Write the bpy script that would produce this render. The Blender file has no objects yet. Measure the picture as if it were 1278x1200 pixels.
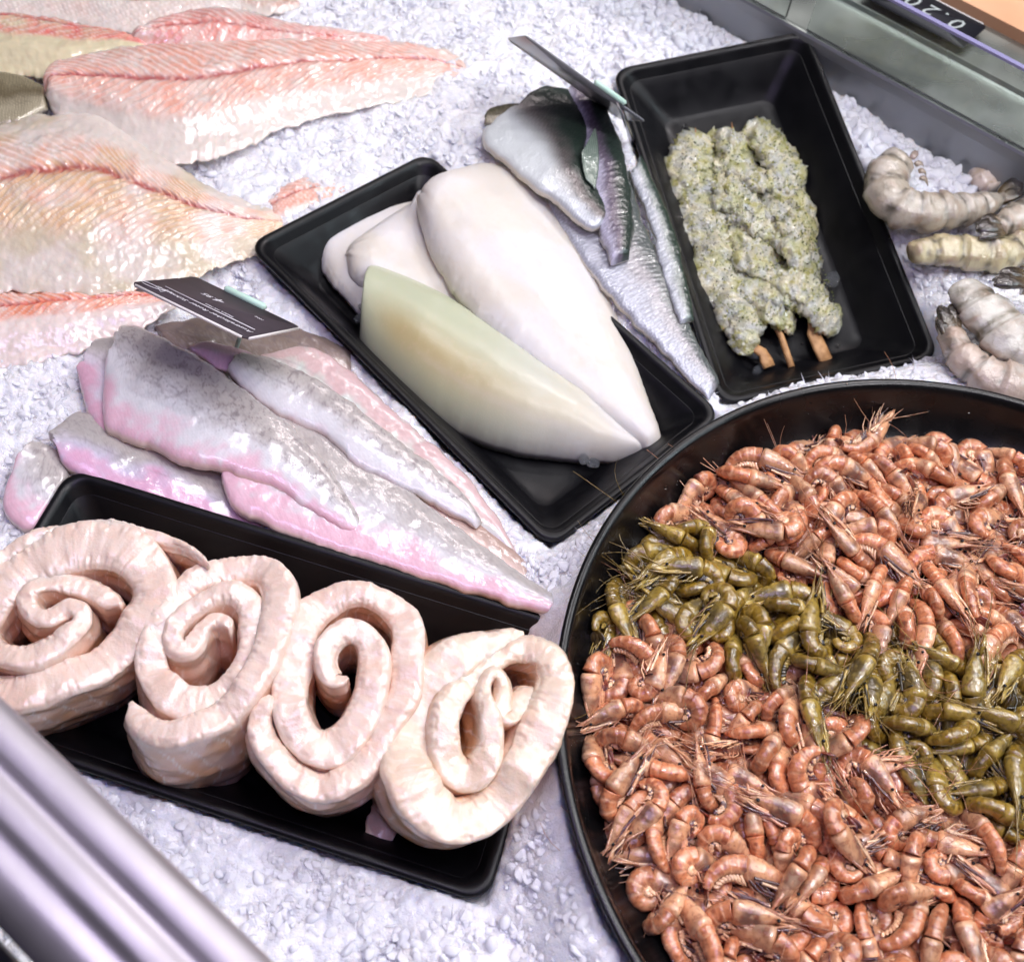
import bpy, math, random
import numpy as np
from mathutils import Vector, Matrix, Quaternion
C = bpy.context.scene.collection
SC = bpy.context.scene
rnd = random.Random(11)
rng = np.random.default_rng(7)

# ------------------------------------------------------------------ camera
W, H, F = 1278.0, 1200.0, 1395.0
CAMH = 0.603
PITCH, ROLL = math.radians(33.5), 0.14
RX = np.array([[1, 0, 0], [0, math.cos(PITCH), -math.sin(PITCH)], [0, math.sin(PITCH), math.cos(PITCH)]])
RZ = np.array([[math.cos(ROLL), -math.sin(ROLL), 0], [math.sin(ROLL), math.cos(ROLL), 0], [0, 0, 1]])
RC = RX @ RZ
CAM = np.array([0, 0, CAMH])
cd = bpy.data.cameras.new('camera'); cam = bpy.data.objects.new('camera', cd); C.objects.link(cam)
cam.matrix_world = Matrix.Translation((0, 0, CAMH)) @ Matrix(RC.tolist()).to_4x4()
cd.sensor_width = 36; cd.lens = 36 * F / W
cd.clip_start = 0.01; cd.clip_end = 50
cd.dof.use_dof = True; cd.dof.focus_distance = 0.69; cd.dof.aperture_fstop = 9.0
SC.camera = cam

# ------------------------------------------------------------------ world + lamps (indoor market light)
wd = bpy.data.worlds.new('World'); SC.world = wd; wd.use_nodes = True
wd.node_tree.nodes['Background'].inputs[0].default_value = (0.80, 0.80, 0.86, 1)
wd.node_tree.nodes['Background'].inputs[1].default_value = 0.10
DIRX = np.array([math.cos(math.radians(-34)), math.sin(math.radians(-34)), 0])   # along the counter
DIRN = np.array([-DIRX[1], DIRX[0], 0])                                           # towards its back
def lamp(name, off, along, z, sx, sy, power, col, aim):
    l = bpy.data.lights.new(name, 'AREA'); l.shape = 'RECTANGLE'; l.size = sx; l.size_y = sy
    l.energy = power; l.color = col
    o = bpy.data.objects.new(name, l); C.objects.link(o)
    p = DIRN * off + DIRX * along; p[2] = z
    o.location = p
    zax = Vector(p) - Vector(aim); zax.normalize()
    xax = Vector(DIRX); yax = zax.cross(xax).normalized(); xax = yax.cross(zax)
    o.matrix_world = Matrix.Translation(p) @ Matrix((xax, yax, zax)).transposed().to_4x4()
    return o
lamp('led_strip_main', 0.62, 0.05, 1.25, 1.9, 0.035, 12.0, (0.985, 0.95, 1.0), (0.0, 0.45, 0))
lamp('led_strip_cool', 1.25, 0.80, 1.10, 1.2, 0.05, 9.0, (0.78, 0.92, 1.0), (0.2, 0.85, 0))
lamp('led_strip_pink', 1.55, -0.55, 1.15, 1.4, 0.06, 9.0, (1.0, 0.88, 0.88), (-0.35, 0.6, 0))
lamp('led_strip_lilac', 0.02, -0.05, 0.85, 1.1, 0.03, 3.6, (0.68, 0.54, 1.0), (0.0, 0.10, 0))
lamp('ceiling_panel', 0.25, 0.1, 2.3, 1.2, 1.0, 2.5, (0.95, 0.95, 1.0), (0.0, 0.4, 0))
for k, (off, al, z, pw) in enumerate(((.95, -.7, 1.6, 3.0), (1.25, .15, 1.7, 4.5), (.75, .75, 1.5, 3.2), (.35, -.15, 1.5, 2.6), (1.9, -.3, 1.6, 5.0), (.55, .35, 1.45, 2.6), (2.0, .6, 1.6, 4.0))):
    lamp('market_spot', off, al, z, .05, .05, pw * 1.35, (.99, .97, 1.0), (al * .8, .45, 0))
vs = SC.view_settings
vs.view_transform = 'Standard'; vs.look = 'None'; vs.exposure = -0.44; vs.gamma = 1.0; vs.use_curve_mapping = False
SC.cycles.max_bounces = 10; SC.cycles.transmission_bounces = 8; SC.cycles.transparent_max_bounces = 24
SC.cycles.diffuse_bounces = 5; SC.cycles.glossy_bounces = 4
SC.cycles.caustics_reflective = False; SC.cycles.caustics_refractive = False
SC.cycles.use_denoising = True; SC.cycles.sample_clamp_indirect = 6.0

# ------------------------------------------------------------------ helpers
def ray(x, y): return RC @ np.array([(x - W / 2) / F, -(y - H / 2) / F, -1.0])
def back(x, y, z=0.0):
    """photo pixel + height above the tray plane -> world point"""
    d = ray(x, y); return CAM + (z - CAMH) / d[2] * d
def backv(px, z):
    px = np.asarray(px, float); z = np.broadcast_to(np.asarray(z, float), px.shape[:-1])
    d = np.stack([(px[..., 0] - W / 2) / F, -(px[..., 1] - H / 2) / F, -np.ones(px.shape[:-1])], -1) @ RC.T
    return CAM + ((z - CAMH) / d[..., 2])[..., None] * d
def project(P):
    q = (np.asarray(P) - CAM) @ RC
    return np.stack([W / 2 - F * q[..., 0] / q[..., 2], H / 2 + F * q[..., 1] / q[..., 2]], -1)
def lin(*c):
    c = np.array(c, float) / 255.0
    return np.where(c <= 0.04045, c / 12.92, ((c + 0.055) / 1.055) ** 2.4)
def L4(*c): return (*[float(v) for v in lin(*c)], 1.0)
def _hash(ix, iy, iz, seed):
    h = (ix * 374761393 + iy * 668265263 + iz * 2147483647 + seed * 1274126177) & 0xffffffff
    h = ((h ^ (h >> 13)) * 1274126177) & 0xffffffff
    h = h ^ (h >> 16)
    return (h & 0xffffff) / float(0xffffff)
def noise(x, y, z=0.0, seed=0):
    x, y, z = np.broadcast_arrays(np.asarray(x, float), np.asarray(y, float), np.asarray(z, float))
    xi, yi, zi = np.floor(x).astype(np.int64), np.floor(y).astype(np.int64), np.floor(z).astype(np.int64)
    fx, fy, fz = x - xi, y - yi, z - zi
    fx = fx * fx * (3 - 2 * fx); fy = fy * fy * (3 - 2 * fy); fz = fz * fz * (3 - 2 * fz)
    r = 0
    for a in (0, 1):
        for b in (0, 1):
            for c in (0, 1):
                w = (fx if a else 1 - fx) * (fy if b else 1 - fy) * (fz if c else 1 - fz)
                r = r + w * _hash(xi + a, yi + b, zi + c, seed)
    return r * 2 - 1
def fbm(x, y, z=0.0, seed=0, o=4):
    r = 0; a = 1.0; t = 0
    for i in range(o):
        r = r + a * noise(np.asarray(x) * 2 ** i, np.asarray(y) * 2 ** i, np.asarray(z) * 2 ** i, seed + i * 17); t += a; a *= 0.5
    return r / t
def sm(a, b, x):
    t = np.clip((x - a) / (b - a), 0, 1); return t * t * (3 - 2 * t)
def mix(a, b, t): return a + (b - a) * t[..., None]
def spline(pts, n, extra=None):
    """Catmull-Rom through pts, resampled evenly to n"""
    p = np.asarray(pts, float)
    q = np.vstack([2 * p[0] - p[1], p, 2 * p[-1] - p[-2]])
    out = []
    for i in range(len(p) - 1):
        t = np.linspace(0, 1, 24, endpoint=False)[:, None]
        a, b, c, d = q[i], q[i + 1], q[i + 2], q[i + 3]
        out.append(0.5 * (2 * b + (c - a) * t + (2 * a - 5 * b + 4 * c - d) * t ** 2 + (3 * b - a - 3 * c + d) * t ** 3))
    out = np.vstack(out + [p[-1:]])
    s = np.r_[0, np.cumsum(np.linalg.norm(np.diff(out[:, :2], axis=0), axis=1))]
    t = np.linspace(0, s[-1], n)
    return np.stack([np.interp(t, s, out[:, k]) for k in range(out.shape[1])], -1)

def mesh_raw(name, V, Q, T=None, col=None, smooth=True, uv=None):
    V = np.asarray(V, np.float32); me = bpy.data.meshes.new(name)
    Q = np.asarray(Q, np.int32).reshape(-1, 4) if Q is not None and len(Q) else np.zeros((0, 4), np.int32)
    T = np.asarray(T, np.int32).reshape(-1, 3) if T is not None and len(T) else np.zeros((0, 3), np.int32)
    me.vertices.add(len(V)); me.vertices.foreach_set('co', V.ravel())
    nl = Q.size + T.size; me.loops.add(nl)
    me.loops.foreach_set('vertex_index', np.r_[Q.ravel(), T.ravel()].astype(np.int32))
    me.polygons.add(len(Q) + len(T))
    st = np.r_[np.arange(len(Q)) * 4, Q.size + np.arange(len(T)) * 3].astype(np.int32)
    me.polygons.foreach_set('loop_start', st)
    me.polygons.foreach_set('loop_total', np.r_[np.full(len(Q), 4), np.full(len(T), 3)].astype(np.int32))
    me.polygons.foreach_set('use_smooth', np.full(len(Q) + len(T), smooth))
    me.update(calc_edges=True)
    if col is not None:
        a = me.color_attributes.new('Col', 'FLOAT_COLOR', 'POINT')
        c = np.ones((len(V), 4), np.float32); c[:, :3] = col; a.data.foreach_set('color', c.ravel())
    return me
def grid_faces(nu, nv, wrap=False, base=0):
    i = np.arange(nu - 1)[:, None]; j = np.arange(nv if wrap else nv - 1)[None, :]
    j2 = (j + 1) % nv
    a = i * nv + j; b = i * nv + j2; c = (i + 1) * nv + j2; d = (i + 1) * nv + j
    return np.stack([a, b, c, d], -1).reshape(-1, 4) + base
class MB:
    """collects shapes for ONE mesh"""
    def __init__(s): s.V = []; s.Q = []; s.T = []; s.C = []; s.n = 0
    def add(s, V, Q=(), T=(), col=(1, 1, 1)):
        V = np.asarray(V, float).reshape(-1, 3)
        if len(Q): s.Q.append(np.asarray(Q).reshape(-1, 4) + s.n)
        if len(T): s.T.append(np.asarray(T).reshape(-1, 3) + s.n)
        c = np.broadcast_to(np.asarray(col, float), V.shape) if np.ndim(col) < 2 else np.asarray(col, float)
        s.V.append(V); s.C.append(c); s.n += len(V)
    def grid(s, P, wrap=False, col=(1, 1, 1), cap=False):
        nu, nv = P.shape[:2]
        c = col if np.ndim(col) < 2 else np.asarray(col).reshape(-1, 3)
        s.add(P.reshape(-1, 3), grid_faces(nu, nv, wrap), (), c)
        if cap:
            b = s.n - nu * nv
            for r0, flip in ((0, 1), ((nu - 1) * nv, 0)):
                cen = P[0 if r0 == 0 else -1].mean(0); cc = (c if np.ndim(c) < 2 else c[r0])
                k = s.n; s.V.append(cen[None]); s.C.append(np.asarray(cc, float).reshape(1, 3)); s.n += 1
                j = np.arange(nv); j2 = (j + 1) % nv
                t = np.stack([b + r0 + j, b + r0 + j2, np.full(nv, k)], -1)
                s.T.append(t[:, ::-1] if flip else t)
    def box(s, cx, sx, R=np.eye(3), col=(1, 1, 1)):
        v = np.array([[x, y, z] for x in (-.5, .5) for y in (-.5, .5) for z in (-.5, .5)]) * np.asarray(sx)
        s.add(v @ np.asarray(R).T + np.asarray(cx), [(0, 1, 3, 2), (4, 6, 7, 5), (0, 4, 5, 1), (2, 3, 7, 6), (0, 2, 6, 4), (1, 5, 7, 3)], (), col)
    def mesh(s, name, smooth=True):
        return mesh_raw(name, np.vstack(s.V), np.vstack(s.Q) if s.Q else None, np.vstack(s.T) if s.T else None, np.vstack(s.C), smooth)
def obj(name, me, m=None, parent=None):
    if isinstance(me, MB): me = me.mesh(name)
    if m is not None and not me.materials: me.materials.append(m)
    o = bpy.data.objects.new(name, me); C.objects.link(o)
    if parent is not None: o.parent = parent
    return o
def tag(o, label=None, cat=None, group=None, kind=None):
    if label: o['label'] = label
    if cat: o['category'] = cat
    if group: o['group'] = group
    if kind: o['kind'] = kind
    return o
def thing(name, loc, label, cat, group=None):
    o = bpy.data.objects.new(name, None); o.empty_display_size = .02; C.objects.link(o); o.location = loc
    return tag(o, label, cat, group)
def tube(pts, rad, n=6, flat=None):
    """tube grid along 3-D points"""
    p = np.asarray(pts, float); t = np.gradient(p, axis=0); t /= np.linalg.norm(t, axis=1, keepdims=True) + 1e-12
    up = np.array([0, 0, 1.0]); s = np.cross(t, up); bad = np.linalg.norm(s, axis=1) < 1e-3; s[bad] = [1, 0, 0]
    s /= np.linalg.norm(s, axis=1, keepdims=True); b = np.cross(s, t)
    a = np.linspace(0, 2 * np.pi, n, endpoint=False)
    r = np.broadcast_to(np.asarray(rad, float), (len(p),))
    fl = 1.0 if flat is None else flat
    return p[:, None] + r[:, None, None] * (np.cos(a)[None, :, None] * s[:, None] + fl * np.sin(a)[None, :, None] * b[:, None])

# ------------------------------------------------------------------ materials
def material(name, color=(0.8, 0.8, 0.8, 1), rough=0.5, vcol=False, sss=0.0, sssr=(1, .5, .4), ssss=0.004, coat=0.0, coatr=0.08,
             metal=0.0, trans=0.0, ior=1.45, bump=None, spec=0.5, var=None, hue=None, aniso=0.0, ruff=None, objrand=0.0):
    m = bpy.data.materials.new(name); m.use_nodes = True; nt = m.node_tree; N = nt.nodes; K = nt.links
    b = N['Principled BSDF']
    b.inputs['Base Color'].default_value = color; b.inputs['Roughness'].default_value = rough
    b.inputs['Metallic'].default_value = metal; b.inputs['IOR'].default_value = ior
    b.inputs['Transmission Weight'].default_value = trans; b.inputs['Specular IOR Level'].default_value = spec
    b.inputs['Coat IOR'].default_value = 1.7; b.inputs['Coat Weight'].default_value = coat; b.inputs['Coat Roughness'].default_value = coatr
    if sss > 0:
        b.subsurface_method = 'RANDOM_WALK'
        b.inputs['Subsurface Weight'].default_value = sss; b.inputs['Subsurface Radius'].default_value = sssr
        b.inputs['Subsurface Scale'].default_value = ssss
    if aniso: b.inputs['Anisotropic'].default_value = aniso
    tc = N.new('ShaderNodeTexCoord')
    src = None
    if vcol:
        a = N.new('ShaderNodeAttribute'); a.attribute_name = 'Col'; src = a.outputs['Color']
        if color[:3] != (0.8, 0.8, 0.8):
            mm = N.new('ShaderNodeMix'); mm.data_type = 'RGBA'; mm.blend_type = 'MULTIPLY'; mm.inputs[0].default_value = 1
            K.new(src, mm.inputs[6]); mm.inputs[7].default_value = color; src = mm.outputs[2]
    for vv in (var or ()):   # (scale, threshold lo, hi, colour, amount)
        nz = N.new('ShaderNodeTexNoise'); nz.inputs['Scale'].default_value = vv[0]; nz.inputs['Detail'].default_value = 4
        K.new(tc.outputs['Object'], nz.inputs['Vector'])
        mr = N.new('ShaderNodeMapRange'); mr.inputs[1].default_value = vv[1]; mr.inputs[2].default_value = vv[2]
        mr.inputs[3].default_value = 0; mr.inputs[4].default_value = vv[4]; K.new(nz.outputs['Fac'], mr.inputs[0])
        mm = N.new('ShaderNodeMix'); mm.data_type = 'RGBA'; mm.blend_type = 'MIX'
        K.new(mr.outputs[0], mm.inputs[0])
        if src is None: mm.inputs[6].default_value = color
        else: K.new(src, mm.inputs[6])
        mm.inputs[7].default_value = vv[3]; src = mm.outputs[2]
    if objrand:
        oi = N.new('ShaderNodeObjectInfo'); hs = N.new('ShaderNodeHueSaturation')
        mr = N.new('ShaderNodeMapRange'); mr.inputs[3].default_value = 1 - objrand; mr.inputs[4].default_value = 1 + objrand * .6
        K.new(oi.outputs['Random'], mr.inputs[0]); K.new(mr.outputs[0], hs.inputs['Value'])
        K.new(src, hs.inputs['Color']) if src else None; src = hs.outputs['Color']
    if src is not None: K.new(src, b.inputs['Base Color'])
    prev = None
    for bb in (bump or ()):   # (kind, scale, strength, distance)
        if bb[0] == 'noise':
            nz = N.new('ShaderNodeTexNoise'); nz.inputs['Scale'].default_value = bb[1]; nz.inputs['Detail'].default_value = 5; out = nz.outputs['Fac']
        else:
            nz = N.new('ShaderNodeTexVoronoi'); nz.inputs['Scale'].default_value = bb[1]; out = nz.outputs['Distance']
        K.new(tc.outputs['Object'], nz.inputs['Vector'])
        bp = N.new('ShaderNodeBump'); bp.inputs['Strength'].default_value = bb[2]; bp.inputs['Distance'].default_value = bb[3]
        K.new(out, bp.inputs['Height'])
        if prev: K.new(prev.outputs[0], bp.inputs['Normal'])
        prev = bp
    if prev:
        K.new(prev.outputs[0], b.inputs['Normal'])
        if coat: K.new(prev.outputs[0], b.inputs['Coat Normal'])
    if ruff:   # (scale, lo, hi)
        nz = N.new('ShaderNodeTexNoise'); nz.inputs['Scale'].default_value = ruff[0]; K.new(tc.outputs['Object'], nz.inputs['Vector'])
        mr = N.new('ShaderNodeMapRange'); mr.inputs[1].default_value = .35; mr.inputs[2].default_value = .65
        mr.inputs[3].default_value = ruff[1]; mr.inputs[4].default_value = ruff[2]; K.new(nz.outputs['Fac'], mr.inputs[0]); K.new(mr.outputs[0], b.inputs['Roughness'])
    return m
M = {}
M['melamine'] = material('black_melamine', L4(12, 12, 15), .36, spec=.32, bump=[('noise', 900, .05, .0005)], ruff=(60, .30, .44))
M['bowl'] = material('black_bowl_plastic', L4(13, 12, 13), .24, bump=[('noise', 700, .06, .0005)], ruff=(40, .18, .32))

def ice_material(name, white, clear, glassy, col=(.80, .87, .95, 1), rough=.12, bump=(420, .5, .0014), sheen=False):
    m = material(name, col, rough, sss=.7, sssr=(.8, .9, 1), ssss=.008, ior=1.31, bump=[('noise',) + bump])
    nt = m.node_tree; N = nt.nodes; K = nt.links; b = N['Principled BSDF']; out = N['Material Output']
    nrm = b.inputs['Normal'].links[0].from_socket
    b.inputs['Subsurface Weight'].default_value = 0
    tl = N.new('ShaderNodeBsdfTranslucent'); tl.inputs[0].default_value = (.97, .98, 1, 1); mt = N.new('ShaderNodeMixShader'); mt.inputs[0].default_value = .45; K.new(b.outputs[0], mt.inputs[1]); K.new(tl.outputs[0], mt.inputs[2])
    gl = N.new('ShaderNodeBsdfGlass'); gl.inputs['IOR'].default_value = 1.31; gl.inputs['Roughness'].default_value = .02; K.new(nrm, gl.inputs['Normal'])
    tr = N.new('ShaderNodeBsdfTransparent'); tr.inputs[0].default_value = (.96, .98, 1, 1)
    m1 = N.new('ShaderNodeMixShader'); m1.inputs[0].default_value = glassy / (glassy + clear); K.new(tr.outputs[0], m1.inputs[1]); K.new(gl.outputs[0], m1.inputs[2])
    m2 = N.new('ShaderNodeMixShader'); m2.inputs[0].default_value = white; K.new(m1.outputs[0], m2.inputs[1]); K.new(mt.outputs[0], m2.inputs[2])
    if sheen:
        fr = N.new('ShaderNodeFresnel'); fr.inputs[0].default_value = 1.45; g2 = N.new('ShaderNodeBsdfGlossy'); g2.inputs['Roughness'].default_value = .06; K.new(nrm, g2.inputs['Normal']); K.new(nrm, fr.inputs['Normal'])
        m3 = N.new('ShaderNodeMixShader'); K.new(fr.outputs[0], m3.inputs[0]); K.new(m2.outputs[0], m3.inputs[1]); K.new(g2.outputs[0], m3.inputs[2]); m2 = m3
    K.new(m2.outputs[0], out.inputs[0]); return m
ICEK = dict(sss=1.0, sssr=(.75, .85, 1), ssss=.005, ior=1.31, coat=1.0, coatr=.05)
M['ice'] = material('crushed_ice', (0.89, 0.90, 0.965, 1), .14, bump=[('noise', 300, .4, .0014)], sss=.35, sssr=(.8, .9, 1), ssss=.002, ior=1.31, coat=1, coatr=.04, objrand=.0)
M['icebed'] = material('packed_ice', (0.86, 0.87, 0.95, 1), .12, bump=[('noise', 240, .5, .0025), ('noise', 800, .6, .0012)], **ICEK)
M['iceclear'] = ice_material('melting_ice', .10, .35, .55)
M['water'] = material('water_drop', (1, 1, 1, 1), .0, trans=1, ior=1.33)
M['steel'] = material('brushed_steel', L4(176, 184, 178), .3, metal=.9, aniso=.3, bump=[('noise', 90, .02, .0006)], ruff=(14, .24, .36))
M['steel_dark'] = material('pan_wall_steel', L4(150, 152, 156), .45, metal=.85, ruff=(12, .4, .5))
M['rail'] = material('polished_aluminium', L4(190, 185, 190), .58, metal=1, bump=[('noise', 90, .1, .001)], ruff=(25, .52, .64))
M['glass'] = material('clear_acrylic', (0.93, 0.97, 0.96, 1), .02, trans=1, ior=1.45)
M['glassedge'] = material('acrylic_edge', L4(170, 166, 210), .2, trans=.3)
M['wood'] = material('pale_beech', L4(226, 178, 140), .5, var=[(9, .4, .7, L4(205, 150, 112), .7)], bump=[('noise', 80, .1, .001)])
M['card'] = material('matt_black_card', L4(62, 54, 60), .62, spec=.25, var=[(30, .4, .7, L4(80, 70, 76), .6)])
M['cardedge'] = material('white_card_edge', L4(228, 224, 220), .5)
M['chalk'] = material('white_print', L4(222, 220, 224), .6)
M['clip'] = material('mint_plastic_clip', L4(190, 222, 206), .25, sss=.2, ssss=.003)
M['clipsteel'] = material('clip_wire', L4(200, 200, 205), .2, metal=1)
M['cod'] = material('cod_flesh', vcol=True, rough=.28, sss=.3, sssr=(1, .45, .3), ssss=.003, coat=1, coatr=.06,
                    bump=[('noise', 260, .22, .0014)])
M['skinfish'] = material('grey_pink_skin', vcol=True, rough=.3, sss=.1, ssss=.002, coat=.9, coatr=.1, bump=[('noise', 900, .15, .0005), ('noise', 160, .15, .0022)])
M['bream'] = material('silver_scaled_skin', vcol=True, rough=.3, metal=.12, coat=.9, coatr=.08, bump=[('noise', 500, .4, .001)])
M['roll'] = material('white_fillet_flesh', vcol=True, rough=.32, sss=.35, sssr=(1, .5, .35), ssss=.004, coat=.85, coatr=.09, bump=[('noise', 160, .2, .002), ('noise', 600, .3, .0008)])
M['squid'] = material('squid_flesh', vcol=True, rough=.38, sss=.6, sssr=(1, .85, .7), ssss=.008, coat=.22, coatr=.26, bump=[('noise', 700, .15, .0004)])
M['prawn'] = material('raw_prawn_shell', vcol=True, rough=.25, sss=.35, sssr=(1, .8, .6), ssss=.005, coat=.7, coatr=.08, bump=[('noise', 300, .5, .0018)])
M['meat'] = material('marinated_prawn_meat', vcol=True, rough=.2, sss=.35, sssr=(1, .8, .6), ssss=.005, coat=.9, coatr=.06,
                     var=[(130, .56, .64, L4(150, 146, 74), .8), (420, .655, .68, L4(52, 66, 24), .95)],
                     bump=[('noise', 380, .8, .002)])
M['stick'] = material('skewer_wood', L4(196, 152, 104), .55, var=[(120, .4, .65, L4(150, 104, 62), .8)], bump=[('noise', 500, .4, .0006)])
M['void'] = material('dark_counter_front', L4(26, 28, 34), .5)

# ------------------------------------------------------------------ trays and bowl
# (x, y, rotation, z of the rim plane, slope along, slope across, length, width)
T_SKEW = (.1713, .6999, -1.212, -.0068, -.1953, .1583, .3211, .1725)
T_SQUID = (-.0366, .5329, -.6993, -.0095, -.0582, -.0413, .3224, .1739)
T_ROLL = (-.1282, .2492, -.1695, -.0008, -.0177, .0400, .3259, .1692)
BOWL = (.2818, .2605, .034, .2433)
def tray_uv(t, x, y):
    c, s = math.cos(t[2]), math.sin(t[2]); dx, dy = x - t[0], y - t[1]
    return dx * c + dy * s, -dx * s + dy * c
def tray_z(t, x, y, dz=0.0):
    a, b = tray_uv(t, x, y); return t[3] + a * t[4] + b * t[5] + dz
def on_plane(t, dz):
    """z(px) of the plane dz above a tray's rim plane, for fillet()"""
    def f(px):
        px = np.asarray(px, float)
        d = np.stack([(px[..., 0] - W / 2) / F, -(px[..., 1] - H / 2) / F, -np.ones(px.shape[:-1])], -1) @ RC.T
        z0 = tray_z(t, 0.0, 0.0, dz); c, s = math.cos(t[2]), math.sin(t[2])
        gx = t[4] * c - t[5] * s; gy = t[4] * s + t[5] * c
        k = (z0 - CAMH) / (d[..., 2] - gx * d[..., 0] - gy * d[..., 1])
        return CAMH + k * d[..., 2]
    return f
def rrect(l, w, r, n=7):
    pts = []
    for cx, cy, a0 in ((l / 2 - r, w / 2 - r, 0), (-l / 2 + r, w / 2 - r, 90), (-l / 2 + r, -w / 2 + r, 180), (l / 2 - r, -w / 2 + r, 270)):
        for k in range(n):
            a = math.radians(a0 + 90 * k / (n - 1)); pts.append((cx + r * math.cos(a), cy + r * math.sin(a)))
    return pts
DEP = .036
def make_tray(name, t, label, wide=1.0):
    prof = [(.010, -.0075, .010), (.0035, -.0062, .012), (.0006, -.0045, .0135), (0, -.0015, .014), (.0008, -.0002, .0135), (.0022, .0003, .013), (.004, .0002, .0125), (.0056, -.0007, .012), (.007, -.0025, .0115),
            (.0105, -.009, .011), (.017, -.0205, .011), (.0235, -.0300, .011), (.0275, -.0342, .011), (.032, -.0357, .011), (.038, -.036, .010), (.055, -.036, .008)]
    prof = [(i if i < .008 else .007 + (i - .007) * wide, z, r) for i, z, r in prof]
    b = MB(); rings = []
    for ins, z, r in prof: rings.append([(x, y, z) for x, y in rrect(t[6] - 2 * ins, t[7] - 2 * ins, r)])
    P = np.array(rings); b.grid(P, wrap=True)
    k = b.n; n = P.shape[1]; b.V.append(P[-1].mean(0)[None]); b.C.append(np.ones((1, 3))); b.n += 1
    j = np.arange(n); b.T.append(np.stack([k - n + j, k - n + (j + 1) % n, np.full(n, k)], -1))
    # underside
    prof2 = [(.010, -.0075, .010), (.0135, -.012, .011), (.020, -.0235, .011), (.0265, -.033, .011), (.031, -.0378, .011), (.055, -.0392, .009)]
    P2 = np.array([[(x, y, z) for x, y in rrect(t[6] - 2 * i, t[7] - 2 * i, r)] for i, z, r in [(.007 + (i - .007) * wide, z, r) for i, z, r in prof2]])[::-1]
    b.grid(P2, wrap=True)
    k = b.n; b.V.append(P2[0].mean(0)[None]); b.C.append(np.ones((1, 3))); b.n += 1
    b.T.append(np.stack([np.full(n, k), k - P2.shape[0] * n + (j + 1) % n, k - P2.shape[0] * n + j], -1))
    o = obj(name, b, M['melamine']); 
    c, s = math.cos(t[2]), math.sin(t[2])
    ux = Vector((c, s, t[4])).normalized(); vy = Vector((-s, c, t[5])); vy = (vy - ux * vy.dot(ux)).normalized(); wz = ux.cross(vy)
    o.matrix_world = Matrix.Translation((t[0], t[1], t[3])) @ Matrix((ux, vy, wz)).transposed().to_4x4()
    return tag(o, label, 'serving tray', 'rectangular black trays bedded in the ice')
make_tray('serving_tray', T_SKEW, 'rectangular black tray holding the herb marinated skewers, next to the glass and steel edge', 1.45)
make_tray('serving_tray', T_SQUID, 'rectangular black tray in the middle carrying the white squid tubes', 1.3)
make_tray('serving_tray', T_ROLL, 'rectangular black tray in front carrying the four rolled white fillets', 1.1)

def lathe(prof, n=160):
    a = np.linspace(0, 2 * np.pi, n, endpoint=False)
    return np.array([[(r * math.cos(x), r * math.sin(x), z) for x in a] for r, z in prof])
bp = [(.0, -.0445), (.15, -.0445), (.205, -.043), (.228, -.030), (.2375, -.010), (.2405, -.0045), (.2425, -.003), (.2433, -.0012), (.2433, 0), (.2425, .0007), (.2405, .0009),
      (.2385, .0003), (.2372, -.0015), (.2355, -.006), (.2335, -.013), (.228, -.024), (.218, -.033), (.204, -.0385), (.19, -.0405), (.10, -.041), (.0, -.041)]
b = MB(); b.grid(lathe(bp), wrap=True)
bowl = obj('serving_bowl', b, M['bowl']); bowl.location = (BOWL[0], BOWL[1], BOWL[2])
tag(bowl, 'large round black bowl heaped with small cooked shrimp', 'bowl')

# ------------------------------------------------------------------ ice bed
ICE = [(0, 500, -.004), (0, 620, -.006), (-150, 800, -.006), (100, 1000, -.012), (300, 1100, -.013), (450, 1130, -.011), (640, 1160, -.006), (660, 960, -.006), (690, 1040, .006), (745, 1170, .018), (700, 1300, .01), (300, 1300, -.01),
       (715, 715, -.012), (655, 690, -.016), (850, 440, -.014), (780, 350, -.012), (600, 200, -.004), (500, 250, -.004), (300, 200, -.006), (100, 100, -.006), (-200, 100, -.006), (300, -80, .002), (600, 60, .002), (800, 40, .006),
       (930, 50, .006), (1060, 120, .004), (1150, 200, .000), (1270, 240, -.006), (1180, 470, .012), (1040, 488, .014), (1270, 480, .018), (1400, 400, .012), (400, 380, -.016), (400, 440, -.022), (640, 650, -.02), (-100, 300, -.006), (1150, 330, -.002)]
ic = np.array([back(*p) for p in ICE])
def ice_base(x, y):
    w = 0; s = 0
    for p in ic:
        d = (x - p[0]) ** 2 + (y - p[1]) ** 2 + 2e-4; k = 1 / d ** 1.6; w = w + k; s = s + k * p[2]
    return s / w
def rect_dist(t, x, y):
    a, b = tray_uv(t, x, y); qx = np.abs(a) - t[6] / 2; qy = np.abs(b) - t[7] / 2
    return np.hypot(np.maximum(qx, 0), np.maximum(qy, 0)) + np.minimum(np.maximum(qx, qy), 0)
LIPA, LIPB = back(929, 0, .040), back(1278, 192, .040)      # line of the pan's rear lip
LD = (LIPB - LIPA); LD[2] = 0; LD /= np.linalg.norm(LD); LN = np.array([-LD[1], LD[0], 0])   # LN points outwards (to the back)
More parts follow.
